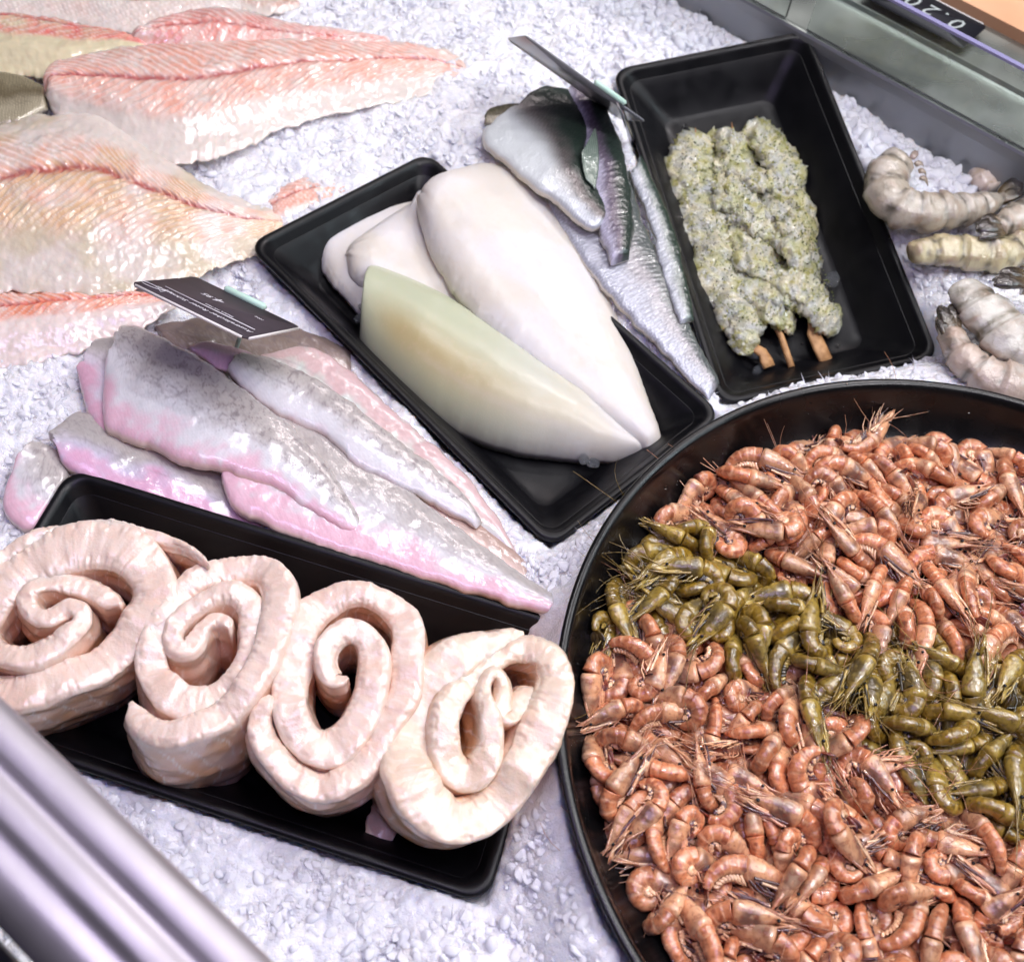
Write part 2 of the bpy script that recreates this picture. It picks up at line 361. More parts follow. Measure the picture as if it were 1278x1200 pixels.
def ice_z(x, y):
    z = ice_base(x, y) + .0022 * fbm(x * 55, y * 55, 0, 3, 3) + .003 * fbm(x * 14, y * 14, 0, 9, 2)
    for t in (T_SKEW, T_SQUID, T_ROLL):
        d = rect_dist(t, x, y); zt = tray_z(t, x, y)
        k = np.exp(-np.maximum(d, 0) / .014); z = z * (1 - k) + np.minimum(z + .004, zt - .007) * k
        z = np.where(d < 0, np.minimum(z, zt - .010 - np.clip(-d * 1.5, 0, .034)), z)
    r = np.hypot(x - BOWL[0], y - BOWL[1]) - BOWL[3]
    k = np.exp(-np.maximum(r, 0) / .02); zb = BOWL[2] - .008
    left = sm(.28, .12, x) * sm(.42, .30, y)
    z = z * (1 - k * left * .8) + zb * k * left * .8
    z = np.where(r < .004, np.minimum(z, BOWL[2] - .008 - np.clip((.004 - r) * 1.6, 0, .055)), z)
    return z
def inframe(P, m=60):
    q = project(P); return (q[..., 0] > -m) & (q[..., 0] < W + m) & (q[..., 1] > -m) & (q[..., 1] < H + m)
STEP = .0014
gx = np.arange(-.62, .62, STEP); gy = np.arange(-.06, 1.18, STEP)
X, Y = np.meshgrid(gx, gy, indexing='ij')
Z = ice_z(X, Y)
# faceted plates frozen into the surface
cell = .0085
def plates(x, y, cell, seed):
    best = np.full(x.shape, -1.0); ci, cj = np.floor(x / cell).astype(np.int64), np.floor(y / cell).astype(np.int64)
    for a in (-1, 0, 1):
        for b_ in (-1, 0, 1):
            i, j = ci + a, cj + b_
            px_ = (i + _hash(i, j, i * 0, seed)) * cell; py_ = (j + _hash(i, j, i * 0, seed + 1)) * cell
            tx = (_hash(i, j, i * 0, seed + 2) - .5) * 1.1; ty = (_hash(i, j, i * 0, seed + 3) - .5) * 1.1
            dx, dy = x - px_, y - py_; r = np.hypot(dx, dy) / cell
            h = (_hash(i, j, i * 0, seed + 4)) * .25 * cell + dx * tx + dy * ty - .9 * cell * np.maximum(r - .45, 0)
            best = np.maximum(best, h)
    return best
Z = Z + plates(X, Y, .0042, 5) * .55 + plates(X, Y, .0095, 15) * .5 + plates(X, Y, .024, 25) * .3 - .0022
side = (X - LIPA[0]) * LN[0] + (Y - LIPA[1]) * LN[1]
keep = (side < -.001)
P = np.stack([X, Y, Z], -1)
Z = Z + .0011 * fbm(X * 300, Y * 420, 0, 77, 3); P[..., 2] = Z
vis = inframe(P, 130) & keep
nx, ny = X.shape
Fq = grid_faces(nx, ny); ok = vis.ravel()[Fq].all(1); Fq = Fq[ok]
used, inv = np.unique(Fq, return_inverse=True)
me = mesh_raw('ice_bed', P.reshape(-1, 3)[used], inv.reshape(-1, 4))
me.materials.append(M['icebed'])
tag(bpy.data.objects.new('ice_bed', me), kind='structure'); C.objects.link(bpy.data.objects['ice_bed'])
# support under everything
b = MB(); b.box((-0.0, .55, -.16), (1.6, 1.6, .02))
tag(obj('counter_base', b, M['void']), kind='structure')

# loose crushed ice lying on the bed: one instanced object, sources live in an unlinked collection
src = bpy.data.collections.new('ice_sources')
import bmesh
def chunk_mesh(k, mat):
    r = np.random.default_rng(100 + k); bm = bmesh.new(); bmesh.ops.create_icosphere(bm, subdivisions=2, radius=1)
    nrm = r.normal(size=(11, 3)); nrm /= np.linalg.norm(nrm, axis=1, keepdims=True); dd = r.uniform(.55, .95, 11)
    for v in bm.verts:
        c = np.array(v.co); t = 1.0; q = nrm @ c; rr = np.where(q > .05, dd / np.maximum(q, .05), 9)
        t = -np.log(np.exp(-rr * 9).sum() + math.exp(-9 * 1.05)) / 9
        v.co = Vector(c * t)
    if k < 7:      # sharp splinters: hull of a few points, edges just broken
        bm.free(); bm = bmesh.new(); q = r.normal(size=(13, 3)); q /= np.linalg.norm(q, axis=1, keepdims=True); q *= r.uniform(.75, 1.1, (13, 1))
        for v in q: bm.verts.new(v)
        bmesh.ops.convex_hull(bm, input=list(bm.verts)); bmesh.ops.bevel(bm, geom=list(bm.edges), offset=.09, segments=1, affect='EDGES', profile=.5)
    me = bpy.data.meshes.new('ice_chip_shape'); bm.to_mesh(me); bm.free()
    me.polygons.foreach_set('use_smooth', [k >= 7] * len(me.polygons)); me.materials.append(mat)
    return me
for k in range(10): src.objects.link(bpy.data.objects.new('ice_piece_%d' % k, chunk_mesh(k, M['ice'])))
def scatter_object(name, P, rot, scl, idx, label=None):
    me = bpy.data.meshes.new(name); me.vertices.add(len(P)); me.vertices.foreach_set('co', np.asarray(P, np.float32).ravel())
    a = me.attributes.new('rot', 'FLOAT_VECTOR', 'POINT'); a.data.foreach_set('vector', np.asarray(rot, np.float32).ravel())
    a = me.attributes.new('scl', 'FLOAT_VECTOR', 'POINT'); a.data.foreach_set('vector', np.asarray(scl, np.float32).ravel())
    a = me.attributes.new('idx', 'INT', 'POINT'); a.data.foreach_set('value', np.asarray(idx, np.int32))
    o = bpy.data.objects.new(name, me); C.objects.link(o)
    g = bpy.data.node_groups.new(name, 'GeometryNodeTree')
    g.interface.new_socket('Geometry', in_out='INPUT', socket_type='NodeSocketGeometry'); g.interface.new_socket('Geometry', in_out='OUTPUT', socket_type='NodeSocketGeometry')
    N = g.nodes; i = N.new('NodeGroupInput'); out = N.new('NodeGroupOutput'); ci = N.new('GeometryNodeCollectionInfo'); ci.inputs['Collection'].default_value = src
    ci.inputs['Separate Children'].default_value = True; ci.inputs['Reset Children'].default_value = True
    ins = N.new('GeometryNodeInstanceOnPoints'); ins.inputs['Pick Instance'].default_value = True
    for nm, ty, sock in (('rot', 'FLOAT_VECTOR', 'Rotation'), ('scl', 'FLOAT_VECTOR', 'Scale'), ('idx', 'INT', 'Instance Index')):
        at = N.new('GeometryNodeInputNamedAttribute'); at.data_type = ty; at.inputs['Name'].default_value = nm
        g.links.new(at.outputs[0], ins.inputs[sock])
    g.links.new(i.outputs[0], ins.inputs['Points']); g.links.new(ci.outputs[0], ins.inputs['Instance']); g.links.new(ins.outputs[0], out.inputs[0])
    md = o.modifiers.new('scatter', 'NODES'); md.node_group = g
    return tag(o, label, kind='stuff')
n = 330000
x = rng.uniform(-.56, .56, n); y = rng.uniform(-.02, 1.12, n)
z = ice_z(x, y); P = np.stack([x, y, z], -1)
okm = inframe(P, 60) & (((x - LIPA[0]) * LN[0] + (y - LIPA[1]) * LN[1]) < -.006)
for t in (T_SKEW, T_SQUID, T_ROLL): okm &= rect_dist(t, x, y) > .006
okm &= np.hypot(x - BOWL[0], y - BOWL[1]) > BOWL[3] + .006
x, y, z = x[okm], y[okm], z[okm]
q = project(np.stack([x, y, z], -1))
nug = sm(640, 980, q[:, 0]) * sm(420, 200, q[:, 1])            # rounder, bigger nuggets towards the rear steel wall
big = rng.random(len(x))
s = (.0009 + .0040 * big ** 5) * (1 + .75 * nug)
sc = np.stack([s * rng.uniform(.9, 1.5, len(x)), s * rng.uniform(.8, 1.2, len(x)), s * (rng.uniform(.4, .95, len(x)) * (1 - nug) + .85 * nug)], -1)
rot = np.stack([rng.normal(0, .5, len(x)) + nug * rng.uniform(0, 3, len(x)), rng.normal(0, .5, len(x)), rng.uniform(0, 6.28, len(x))], -1)
sel = rng.random(len(x)) < np.where(nug > .3, .75, .95)
zz = z - .0013 + s * rng.uniform(-.45, .3, len(x)) + nug * .002
kid = np.where(rng.random(len(x)) < .25 + .6 * nug, rng.integers(7, 10, len(x)), rng.integers(0, 7, len(x)))
scatter_object('crushed_ice', np.stack([x, y, zz], -1)[sel], rot[sel], sc[sel], kid[sel], 'loose crushed ice covering the counter')

# ------------------------------------------------------------------ fish: one tool for every fillet and tube
def fillet(name, Lp, Rp, z, T, colfn, m, res=2.2, relief=None, ends=(.05, .06), p=3.0, q=.5, zs=(0, 0), jag=1.0, seed=0, under=None, parent=None, endpow=.5, eu=None, flat=False, wav=.0009):
    Lp = np.asarray(Lp, float); Rp = np.asarray(Rp, float)
    ln = max(np.linalg.norm(np.diff(Lp, axis=0), axis=1).sum(), np.linalg.norm(np.diff(Rp, axis=0), axis=1).sum())
    nu = int(max(24, ln / res)); L = spline(Lp, nu); R = spline(Rp, nu)
    wd_ = np.linalg.norm(L - R, axis=1).max(); nv = int(max(16, wd_ / res))
    u = np.linspace(0, 1, nu); v = np.linspace(-1, 1, nv); v = np.sign(v) * (1 - (1 - np.abs(v)) ** 1.15)
    k = np.arange(nu) / 9.0
    jl = jag * (noise(k, 0, 0, seed) * 3 + noise(k * 3.1, 0, 0, seed + 1) * 1.4); jr = jag * (noise(k, 5, 0, seed + 2) * 3 + noise(k * 3.1, 5, 0, seed + 3) * 1.4)
    ax = (R - L); ax /= np.linalg.norm(ax, axis=1, keepdims=True) + 1e-6; ax *= sm(0, .08, 1 - u)[:, None]
    w = (v + 1) / 2; px = L[:, None] * (1 - w)[None, :, None] + R[:, None] * w[None, :, None]
    px = px + ax[:, None] * (jr[:, None] * np.clip(v, 0, 1)[None] ** 7 - jl[:, None] * np.clip(-v, 0, 1)[None] ** 7)[..., None]
    # ragged cut at the blunt end
    t0 = (L[1] - L[0]) + (R[1] - R[0]); t0 /= np.linalg.norm(t0) + 1e-6
    px = px + (t0 * 1.0)[None, None] * (noise(v * 5 + seed, 1, 0, seed)[None, :] * 4 * jag * np.clip(1 - u / .2, 0, 1)[:, None])[..., None]
    U, V = np.meshgrid(u, v, indexing='ij')
    if callable(z): zb = z(px)
    else: zb = np.interp(u, np.linspace(0, 1, len(z)), z)[:, None] + zs[0] * (1 - w) + zs[1] * w
    B = backv(px, zb)
    e = (1 - (1 - np.clip(U / ends[0], 0, 1)) ** 2) ** endpow * (1 - (1 - np.clip((1 - U) / ends[1], 0, 1)) ** 2) ** .5
    tt = np.interp(u, np.linspace(0, 1, len(T)), T)[:, None]
    if eu is not None: tt = tt * eu(U, V)
    h = tt * e * np.clip(1 - np.abs(V) ** p, 0, 1) ** q
    if flat: h = tt * e * (.62 * np.clip(1 - np.abs(V) ** 14, 0, 1) ** .5 + .38 * (1 - V ** 2))
    mmx, mmy = B[..., 0] * 1000, B[..., 1] * 1000
    h = h + e * (wav * fbm(mmx / 14, mmy / 14, 0, seed + 5, 3)) * np.clip(1 - np.abs(V) ** 4, 0, 1)
    if relief is not None: h = h + relief(U, V, B * 1000) * e * np.clip((1 - np.abs(V)) * 12, 0, 1)
    top = B.copy(); top[..., 2] += h
    vb = np.linspace(nv - 1, 0, 6).astype(int)[1:-1]
    bot = B[:, vb].copy(); bot[..., 2] -= .0008
    edgeb = B.copy()
    P = np.concatenate([top, bot], 1)
    col = colfn(U, V, B * 1000)
    uc = lin(*(under or (225, 205, 195))); cb = np.broadcast_to(uc, bot.shape)
    cc = np.concatenate([col, cb], 1)
    mb = MB(); mb.grid(P, wrap=True, col=cc, cap=True)
    return obj(name, mb, m, parent)

def c(*a): return lin(*a)
def cod_col(seed, vm=-.15, pink=(230, 176, 156), pale=(224, 212, 202), blood=(168, 52, 62), lo=-.8, hi=.45, strong=1.0, L=250, Wd=70, olive=0.0):
    def f(U, V, B):
        x, y = B[..., 0], B[..., 1]
        vmm = vm + .06 * np.sin(U * 5 + seed)
        a = np.abs(V - vmm)
        ph = U * L / 8.2 + a * Wd / 10 + .45 * fbm(x / 14, y / 14, 0, seed, 3)
        fr = ph - np.floor(ph); line = np.exp(-((fr - .5) / .13) ** 2)
        n1 = fbm(x / 9, y / 9, 0, seed + 2, 4); n2 = fbm(x / 30, y / 30, 0, seed + 4, 3)
        mus = sm(lo - .12, lo + .12, V + .15 * n2) * sm(hi + .15, hi - .1, V + .15 * n2)
        base = np.broadcast_to(c(*pale), U.shape + (3,))
        pk = np.broadcast_to(c(*pink), U.shape + (3,))
        col = mix(base, pk, np.clip(mus * (.68 + .75 * n1 + .5 * n2) * strong, 0, 1))
        if olive: col = mix(col, np.broadcast_to(c(190, 172, 110), col.shape), np.clip(olive * sm(-.1, .5, n2 + .3 * (V > vmm)), 0, .7))
        col = mix(col, np.broadcast_to(c(250, 240, 236), col.shape), line * mus * .65)
        bl = np.exp(-(a / .05) ** 2) * sm(-.9, .1, fbm(x / 5, y / 5, 0, seed + 7, 3)) * mus
        col = mix(col, np.broadcast_to(c(*blood), col.shape), np.clip(bl * .85, 0, 1))
        fib = fbm(U * L / 9, V * 14 + U * 6, 0, seed + 8, 2)
        return np.clip(col * (1 + .07 * fib[..., None]), 0, 1)
    return f
def cod_rel(seed, vm=-.15, L=250, Wd=70, lo=-.8, hi=.45, amp=1.0):
    def f(U, V, B):
        x, y = B[..., 0], B[..., 1]
        vmm = vm + .06 * np.sin(U * 5 + seed); a = np.abs(V - vmm)
        ph = U * L / 8.2 + a * Wd / 10 + .45 * fbm(x / 14, y / 14, 0, seed, 3)
        fr = ph - np.floor(ph); n2 = fbm(x / 30, y / 30, 0, seed + 4, 3)
        mus = sm(lo - .12, lo + .12, V + .15 * n2) * sm(hi + .15, hi - .1, V + .15 * n2)
        r = amp * .0017 * (fr ** .6 * sm(1, .85, fr) - .4) * mus * (.5 + sm(-.3, .3, fbm(x / 8, y / 8, 3, seed + 11, 2)))
        r = r + .0009 * np.exp(-((a - .13) / .09) ** 2) * mus - .0012 * np.exp(-(a / .04) ** 2)
        return r + .0005 * fbm(x / 3.5, y / 3.5, 0, seed + 3, 3)
    return f
G1 = 'pink and white fillets on the ice at the upper left'
def cod(Lp, Rp, z, T, seed, label, **k):
    kk = {a: k[a] for a in ('vm', 'L', 'Wd', 'lo', 'hi') if a in k}; rel = dict(kk); rel['amp'] = k.get('amp', 1.0)
    ck = dict(kk); [ck.__setitem__(a, k[a]) for a in ('pink', 'pale', 'blood', 'strong', 'olive') if a in k]
    o = fillet('fish_fillet', Lp, Rp, z, T, cod_col(seed, **ck), M['cod'], seed=seed, wav=.0014, eu=lambda U, V: 1 - .5 * sm(.25, .8, V), relief=cod_rel(seed, **rel), zs=k.get('zs', (0, 0)), p=k.get('p', 2.6), q=.6, res=1.8, ends=k.get('ends', (.05, .08)))
    return tag(o, label, 'fish fillet', G1)
cod([(-60, -40), (100, -36), (250, -22), (345, -4)], [(-60, 22), (40, 24), (110, 34), (170, 44), (240, 28), (345, 6)], [.0, .0], [.010, .008, .003], 21,
    'pale translucent fillet cut by the top edge of the picture', vm=.1, strong=.25, pale=(222, 214, 206), lo=-.6, hi=.8)
cod([(290, -14), (330, -10), (375, 4)], [(300, 12), (340, 20), (374, 10)], [.001, .001], [.004, .003], 22, 'tiny brownish pink fillet end at the very top beside the ice', pink=(200, 150, 130), L=40, Wd=20)
cod([(165, 50), (215, 24), (280, 12), (340, 26), (410, 36), (485, 47)], [(170, 62), (250, 70), (350, 66), (420, 62), (488, 54)], [.001, .002], [.012, .012, .006, .002], 23,
    'narrow pink fillet lying behind the long ridged one', vm=.1, L=190, Wd=36, hi=.9, pink=(226, 152, 140))
cod([(-70, 24), (0, 20), (60, 26), (110, 34), (150, 42), (185, 58)], [(-70, 96), (20, 99), (75, 102), (110, 97), (150, 82), (186, 66)], [.002, .004], [.014, .012, .006], 24,
    'yellowish fillet with a red striped upper band at the left edge', vm=-.75, lo=-1.3, hi=-.12, L=130, Wd=60, pink=(222, 120, 112), pale=(222, 210, 176), blood=(170, 50, 60))
cod([(-60, 366), (40, 362), (120, 362), (180, 364), (224, 374)], [(-60, 470), (0, 463), (60, 452), (120, 432), (190, 402), (225, 380)], [-.004, -.002], [.011, .010, .003], 25,
    'lowest of the pink fillets, orange upper half and white lower half', vm=-.45, lo=-.95, hi=-.02, L=190, Wd=60, pink=(232, 148, 116), pale=(236, 220, 212), blood=(190, 70, 60))
cod([(58, 108), (66, 86), (95, 74), (130, 66), (180, 57), (260, 53), (360, 50), (460, 53), (530, 57), (570, 70), (594, 97)], [(60, 126), (72, 148), (125, 172), (165, 192), (210, 204), (245, 204), (300, 186), (350, 165), (430, 142), (520, 122), (594, 103)],
    [.006, .007, .004, .001], [.013, .014, .012, .008, .003], 26, 'long ridged pink fillet pointing right onto the bare ice', vm=-.22, lo=-.9, hi=.38, L=330, Wd=80, pink=(232, 172, 152), zs=(0, -.004))
cod([(-60, 170), (0, 156), (60, 144), (122, 140), (165, 168), (210, 200), (260, 232), (310, 252), (330, 258), (352, 266), (362, 276)], [(-60, 366), (40, 366), (110, 369), (170, 362), (240, 346), (300, 328), (345, 312), (345, 306), (362, 290)],
    [.004, .005, .001, -.012], [.016, .016, .012, .008, .002], 27, 'biggest yellow pink fillet at the left with a red line along its middle', vm=-.2, lo=-.62, hi=.42, L=280, Wd=120, olive=.42, pale=(222, 210, 200), pink=(230, 180, 156), blood=(160, 44, 50))
def greyskin(seed, vein=1.0, pinkv=(.55, 1.0), side=1, grey=(182, 175, 170), lilac=(220, 218, 221), pink=(234, 136, 170), pamt=.68, teal=0.0):
    def f(U, V, B):
        x, y = B[..., 0], B[..., 1]; s = V * side
        n = fbm(x / 16, y / 16, 0, seed, 4); n2 = fbm(x / 7, y / 7, 0, seed + 1, 4)
        col = mix(np.broadcast_to(c(*grey), U.shape + (3,)), np.broadcast_to(c(*lilac), U.shape + (3,)), sm(-.5, .35, s + .4 * n))
        net = np.exp(-(np.abs(fbm(x / 7, y / 7, 0, seed + 3, 2)) / .06) ** 2) + .6 * np.exp(-(np.abs(fbm(x / 3.2, y / 3.2, 0, seed + 4, 2)) / .07) ** 2); net = np.clip(net, 0, 1)
        col = mix(col, np.broadcast_to(c(112, 98, 104), col.shape), net * .6 * vein * sm(.55, -.3, s))
        pk = sm(pinkv[0] - .1, pinkv[0] + .5, s + .45 * n + .25 * n2) * sm(-.8, .2, n2 + .35) * pamt
        col = mix(col, np.broadcast_to(c(*pink), col.shape), np.clip(pk * .72, 0, .75))
        if teal: col = mix(col, np.broadcast_to(c(196, 222, 206), col.shape), teal * sm(.0, -.6, s))
        silver = sm(.0, .5, fbm((x + y) / 1.3, (x - y) / 4, 0, seed + 6, 2))
        col = mix(col, np.broadcast_to(c(236, 234, 240), col.shape), silver * .12 * sm(-.6, .1, s))
        hatch_sheen = np.sin((x * .8 + y) * 2 * np.pi / 1.5) * np.sin((x - y * .8) * 2 * np.pi / 1.5); col = np.clip(col * (1 + .07 * hatch_sheen)[..., None], 0, 1)  # fine cross-hatched sheen of the skin, put into the colour
        col = mix(col, np.broadcast_to(c(150, 138, 146), col.shape), np.exp(-((V + .06 * np.sin(U * 6)) / .03) ** 2) * .3)
        ed = sm(.93, .985, np.abs(V)); col = mix(col, np.broadcast_to(c(226, 204, 186), col.shape), ed * .85)
        return col
    return f
G2 = 'skin-on grey and pink fillets between the signs and the front tray'
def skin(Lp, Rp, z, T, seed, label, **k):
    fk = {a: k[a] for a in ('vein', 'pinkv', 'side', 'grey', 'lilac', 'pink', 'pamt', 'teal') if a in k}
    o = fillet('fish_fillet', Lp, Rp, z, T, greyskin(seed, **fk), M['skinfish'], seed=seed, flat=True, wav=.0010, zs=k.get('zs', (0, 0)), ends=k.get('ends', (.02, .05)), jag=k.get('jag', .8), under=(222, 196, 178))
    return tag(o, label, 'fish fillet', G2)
skin([(190, 412), (260, 398), (350, 404), (440, 440)], [(215, 440), (290, 470), (360, 478), (440, 468)], [-.014, -.018], [.008, .007], 41, 'dull brownish fillet in the shade under the small price sign', grey=(128, 112, 104), lilac=(150, 132, 122), pamt=.2)  # dark beige tones hold the shade under the sign
skin([(44, 556), (66, 560), (84, 582), (88, 600)], [(20, 588), (4, 634), (24, 664), (48, 664)], [.000, -.004], [.010, .008], 42, 'leftmost grey and pink fillet end poking out past the front tray corner', vein=.8, pinkv=(.2, 1))
skin([(62, 546), (105, 518), (160, 545), (250, 582), (330, 622)], [(74, 562), (86, 590), (140, 618), (250, 654), (330, 690)], [.002, -.006, -.014], [.010, .009, .006], 43, 'pink edged fillet half hidden under the rim of the front tray', vein=.5, pinkv=(.0, 1), lilac=(205, 198, 220))
skin([(120, 428), (160, 424), (220, 460), (280, 500)], [(98, 468), (112, 520), (132, 546), (200, 566)], [.0, .002], [.009, .007], 44, 'short pale fillet peeking out on the left below the topmost grey one', vein=.4, lilac=(215, 205, 216), pinkv=(.3, 1))
skin([(335, 450), (372, 437), (405, 441), (440, 468), (490, 515), (560, 575), (610, 632), (645, 692)], [(300, 462), (400, 530), (480, 590), (560, 648), (620, 684), (640, 698)], [-.012, -.014, -.016], [.010, .009, .007], 45,
     'greenish white fillet with red pink speckles along the middle tray', side=-1, pinkv=(-.1, 1), teal=0.0, lilac=(202, 222, 208), grey=(206, 196, 200), pink=(214, 104, 130), vein=.1)
skin([(470, 588), (540, 620), (600, 655), (655, 700)], [(490, 618), (550, 668), (610, 712), (668, 748)], [-.010, -.014], [.006, .005], 46, 'bare fleshy strip showing between two grey fillets near the dish of shrimp', grey=(176, 150, 138), lilac=(214, 190, 178), vein=.2, pinkv=(.2, 1), pink=(236, 190, 196))
skin([(300, 480), (380, 518), (450, 568), (520, 620), (600, 682), (660, 727), (700, 750)], [(276, 602), (296, 640), (360, 670), (450, 702), (550, 732), (640, 756), (697, 770)], [-.004, -.006, -.001], [.010, .010, .008], 47,
     'longest grey and pink fillet running down to the corner by the round bowl', pinkv=(.15, 1), vein=.4, zs=(0, .004))
skin([(236, 436), (262, 428), (312, 440), (318, 452)], [(240, 440), (276, 462), (300, 466), (312, 462)], [.002, .002], [.004, .003], 48, 'small pink edged scrap lying just below the price sign', grey=(190, 160, 170), pink=(240, 150, 205), pinkv=(-.3, 1), vein=0)
skin([(298, 444), (322, 448), (350, 456), (400, 478), (460, 522), (540, 585), (580, 620), (602, 652)], [(284, 466), (306, 492), (345, 520), (400, 546), (440, 580), (475, 601), (520, 622), (560, 642), (594, 660)], [.002, .001, -.006], [.009, .009, .006], 49,
     'grey mottled fillet lying second from the middle tray, narrow end towards the bowl', pinkv=(.9, 1), pamt=.3, vein=1.0)
skin([(150, 412), (178, 413), (215, 430), (265, 458), (320, 500), (365, 535), (410, 585), (440, 630), (454, 656)], [(134, 458), (130, 528), (152, 548), (190, 562), (230, 580), (290, 594), (340, 612), (390, 645), (425, 664), (448, 667)], [.006, .006, .002], [.010, .011, .007], 50,
     'topmost grey fillet of the heap with a broad pink lower edge', vein=1.0, pinkv=(.42, 1))
cod([(326, 244), (378, 222), (430, 222), (472, 236)], [(345, 288), (385, 280), (430, 264), (470, 244)], [-.012, -.012, -.014], [.007, .007, .003], 28,
    'buried pink tail end showing through the crushed ice behind the squid tray', L=110, Wd=50, pink=(236, 176, 154), ends=(.2, .2))
# ---- silver scaled fillets behind the middle tray
def silver(seed, dark=(40, 54, 46), mid=(100, 92, 90), light=(184, 188, 196), split=(-.35, .15), side=-1, L=110, white=0.0, gill=None):
    def f(U, V, B):
        x, y = B[..., 0], B[..., 1]; s = V * side; n = fbm(x / 14, y / 14, 0, seed, 3)
        t1 = sm(split[0] - .3, split[0] + .3, -s + .25 * n); t2 = sm(split[1] - .3, split[1] + .35, -s + .25 * n)
        col = mix(np.broadcast_to(c(*dark), U.shape + (3,)), np.broadcast_to(c(*mid), U.shape + (3,)), t1)
        col = mix(col, np.broadcast_to(c(*light), U.shape + (3,)), t2)
        a = U * L / 1.9 + V * 1.2 + .5 * fbm(x / 8, y / 8, 0, seed + 9, 2); b_ = V * L / 5.2 + .5 * np.floor(a)
        sc = (np.cos(2 * np.pi * (a - np.floor(a))) * .5 + .5) * (np.abs(np.sin(np.pi * b_)))
        col = col * (.72 + .55 * sc)[..., None]
        if white: col = mix(col, np.broadcast_to(c(226, 230, 228), col.shape), white * sm(-.1, .5, -s) * sm(.95, .25, U))
        col = mix(col, np.broadcast_to(c(214, 205, 190), col.shape), sm(.955, .99, np.abs(V)))
        return np.clip(col, 0, 1)
    return f
def srel(L):
    def f(U, V, B):
        a = U * L / 1.9 + V * 1.2 + .5 * fbm(B[..., 0] / 8, B[..., 1] / 8, 0, 9, 2); b_ = V * L / 5.2 + .5 * np.floor(a)
        return .00035 * (a - np.floor(a)) * np.abs(np.sin(np.pi * b_)) * 1.6
    return f
G3 = 'silver scaled fillets between the squid tray and the skewer tray'
def breamf(Lp, Rp, z, T, seed, label, L=110, **k):
    o = fillet('fish_fillet', Lp, Rp, z, T, silver(seed, L=L, **k), M['bream'], seed=seed, relief=srel(L), flat=True, ends=(.03, .04), res=1.7, under=(215, 205, 190), jag=.7)
    return tag(o, label, 'fish fillet', G3)
breamf([(788, 215), (806, 290), (838, 345), (862, 415), (898, 478)], [(668, 232), (700, 290), (760, 372), (825, 440), (884, 500)], [-.006, -.012, -.022], [.008, .008, .005], 61, 'long silver fillet underneath, squeezed between the two trays', L=170, mid=(156, 154, 158), dark=(90, 98, 96), light=(186, 188, 200))
o = breamf([(800, 196), (826, 250), (850, 320), (866, 400)], [(786, 220), (812, 285), (826, 345), (848, 405)], [.000, -.010], [.004, .004], 62, 'dark green edged strip of skin tucked against the skewer tray', L=90, dark=(40, 60, 48), mid=(130, 140, 136))
breamf([(606, 140), (625, 132), (655, 130)], [(604, 158), (625, 160), (650, 156)], [.004, .004], [.004, .004], 63, 'small olive brown skin corner showing behind the left silver fillet', L=30, dark=(88, 84, 60), mid=(120, 114, 92), light=(150, 142, 120))
breamf([(722, 108), (748, 128), (770, 172), (786, 232), (790, 275), (785, 324)], [(704, 122), (716, 165), (728, 205), (738, 245), (745, 285), (762, 332)], [.006, .004, .0], [.011, .010, .009], 64,
       'narrow dark green silver fillet ending in a square cut tail', L=130, dark=(44, 58, 50), mid=(108, 96, 112), light=(196, 192, 212), split=(-.1, .45))
breamf([(682, 110), (716, 120), (734, 160), (730, 195), (737, 225), (754, 258), (757, 276)], [(604, 164), (608, 188), (640, 215), (668, 238), (702, 262), (735, 288), (752, 284)], [.008, .008, .004], [.010, .010, .007], 65,
       'broad silver fillet with dark green back and white belly, left of the two', L=120, white=.95, split=(-.25, .35), light=(194, 198, 206))
fin = fillet('fin', [(738, 170), (744, 160), (748, 200), (744, 232)], [(726, 190), (726, 205), (732, 225), (742, 236)], [.020, .014], [.0018, .001], lambda U, V, B: mix(np.broadcast_to(c(70, 96, 84), U.shape + (3,)), np.broadcast_to(c(140, 150, 138), U.shape + (3,)), .5 + .5 * np.sin(V * 30)), M['bream'], res=1.5, jag=.3)
tag(fin, 'green grey ribbed fin lying over the narrow silver fillet', 'fish fin')

# ---- squid tubes
def sq_col(seed, a=(216, 212, 210), b_=(214, 207, 196), olive=0.0):
    def f(U, V, B):
        x, y = B[..., 0], B[..., 1]; n = fbm(x / 35, y / 35, 0, seed, 3)
        col = mix(np.broadcast_to(c(*a), U.shape + (3,)), np.broadcast_to(c(*b_), U.shape + (3,)), sm(-.4, .4, n))
        if olive:
            t = sm(1.0, .3, U) * olive
            col = mix(col, np.broadcast_to(c(184, 190, 160), col.shape), t)
            col = mix(col, np.broadcast_to(c(172, 150, 96), col.shape), t * np.exp(-((V + .40) / .36) ** 2) * sm(.02, .2, U) * .85)  # olive tint is its own; browner band paints the shading low on the tube
        sp = sm(.55, .7, noise(x / 1.6, y / 1.6, 0, seed + 4)) * .1
        return np.clip(mix(col, np.broadcast_to(c(216, 186, 166), col.shape), sp), 0, 1)
    return f
def sq_rel(seed, rim=1.0):
    def f(U, V, B):
        r = .0006 * rim * fbm(B[..., 0] / 5, B[..., 1] / 5, 0, seed, 4)
        fr = sm(.80, .97, np.abs(V)) + sm(.06, .0, U)
        return r * .3 + rim * fr * .0011 * fbm(B[..., 0] / 1.6, B[..., 1] / 1.6, 0, seed + 3, 2)
    return f
breamf([(-60, 84), (0, 92), (30, 98), (58, 112)], [(-60, 160), (0, 158), (30, 154), (60, 138)], [.002, .003], [.008, .006], 66, 'olive grey scaled skin wedged between the pink fillets at the left edge', L=60, dark=(150, 140, 112), mid=(120, 108, 82), light=(176, 166, 140))
G4 = 'squid tubes in the middle tray'
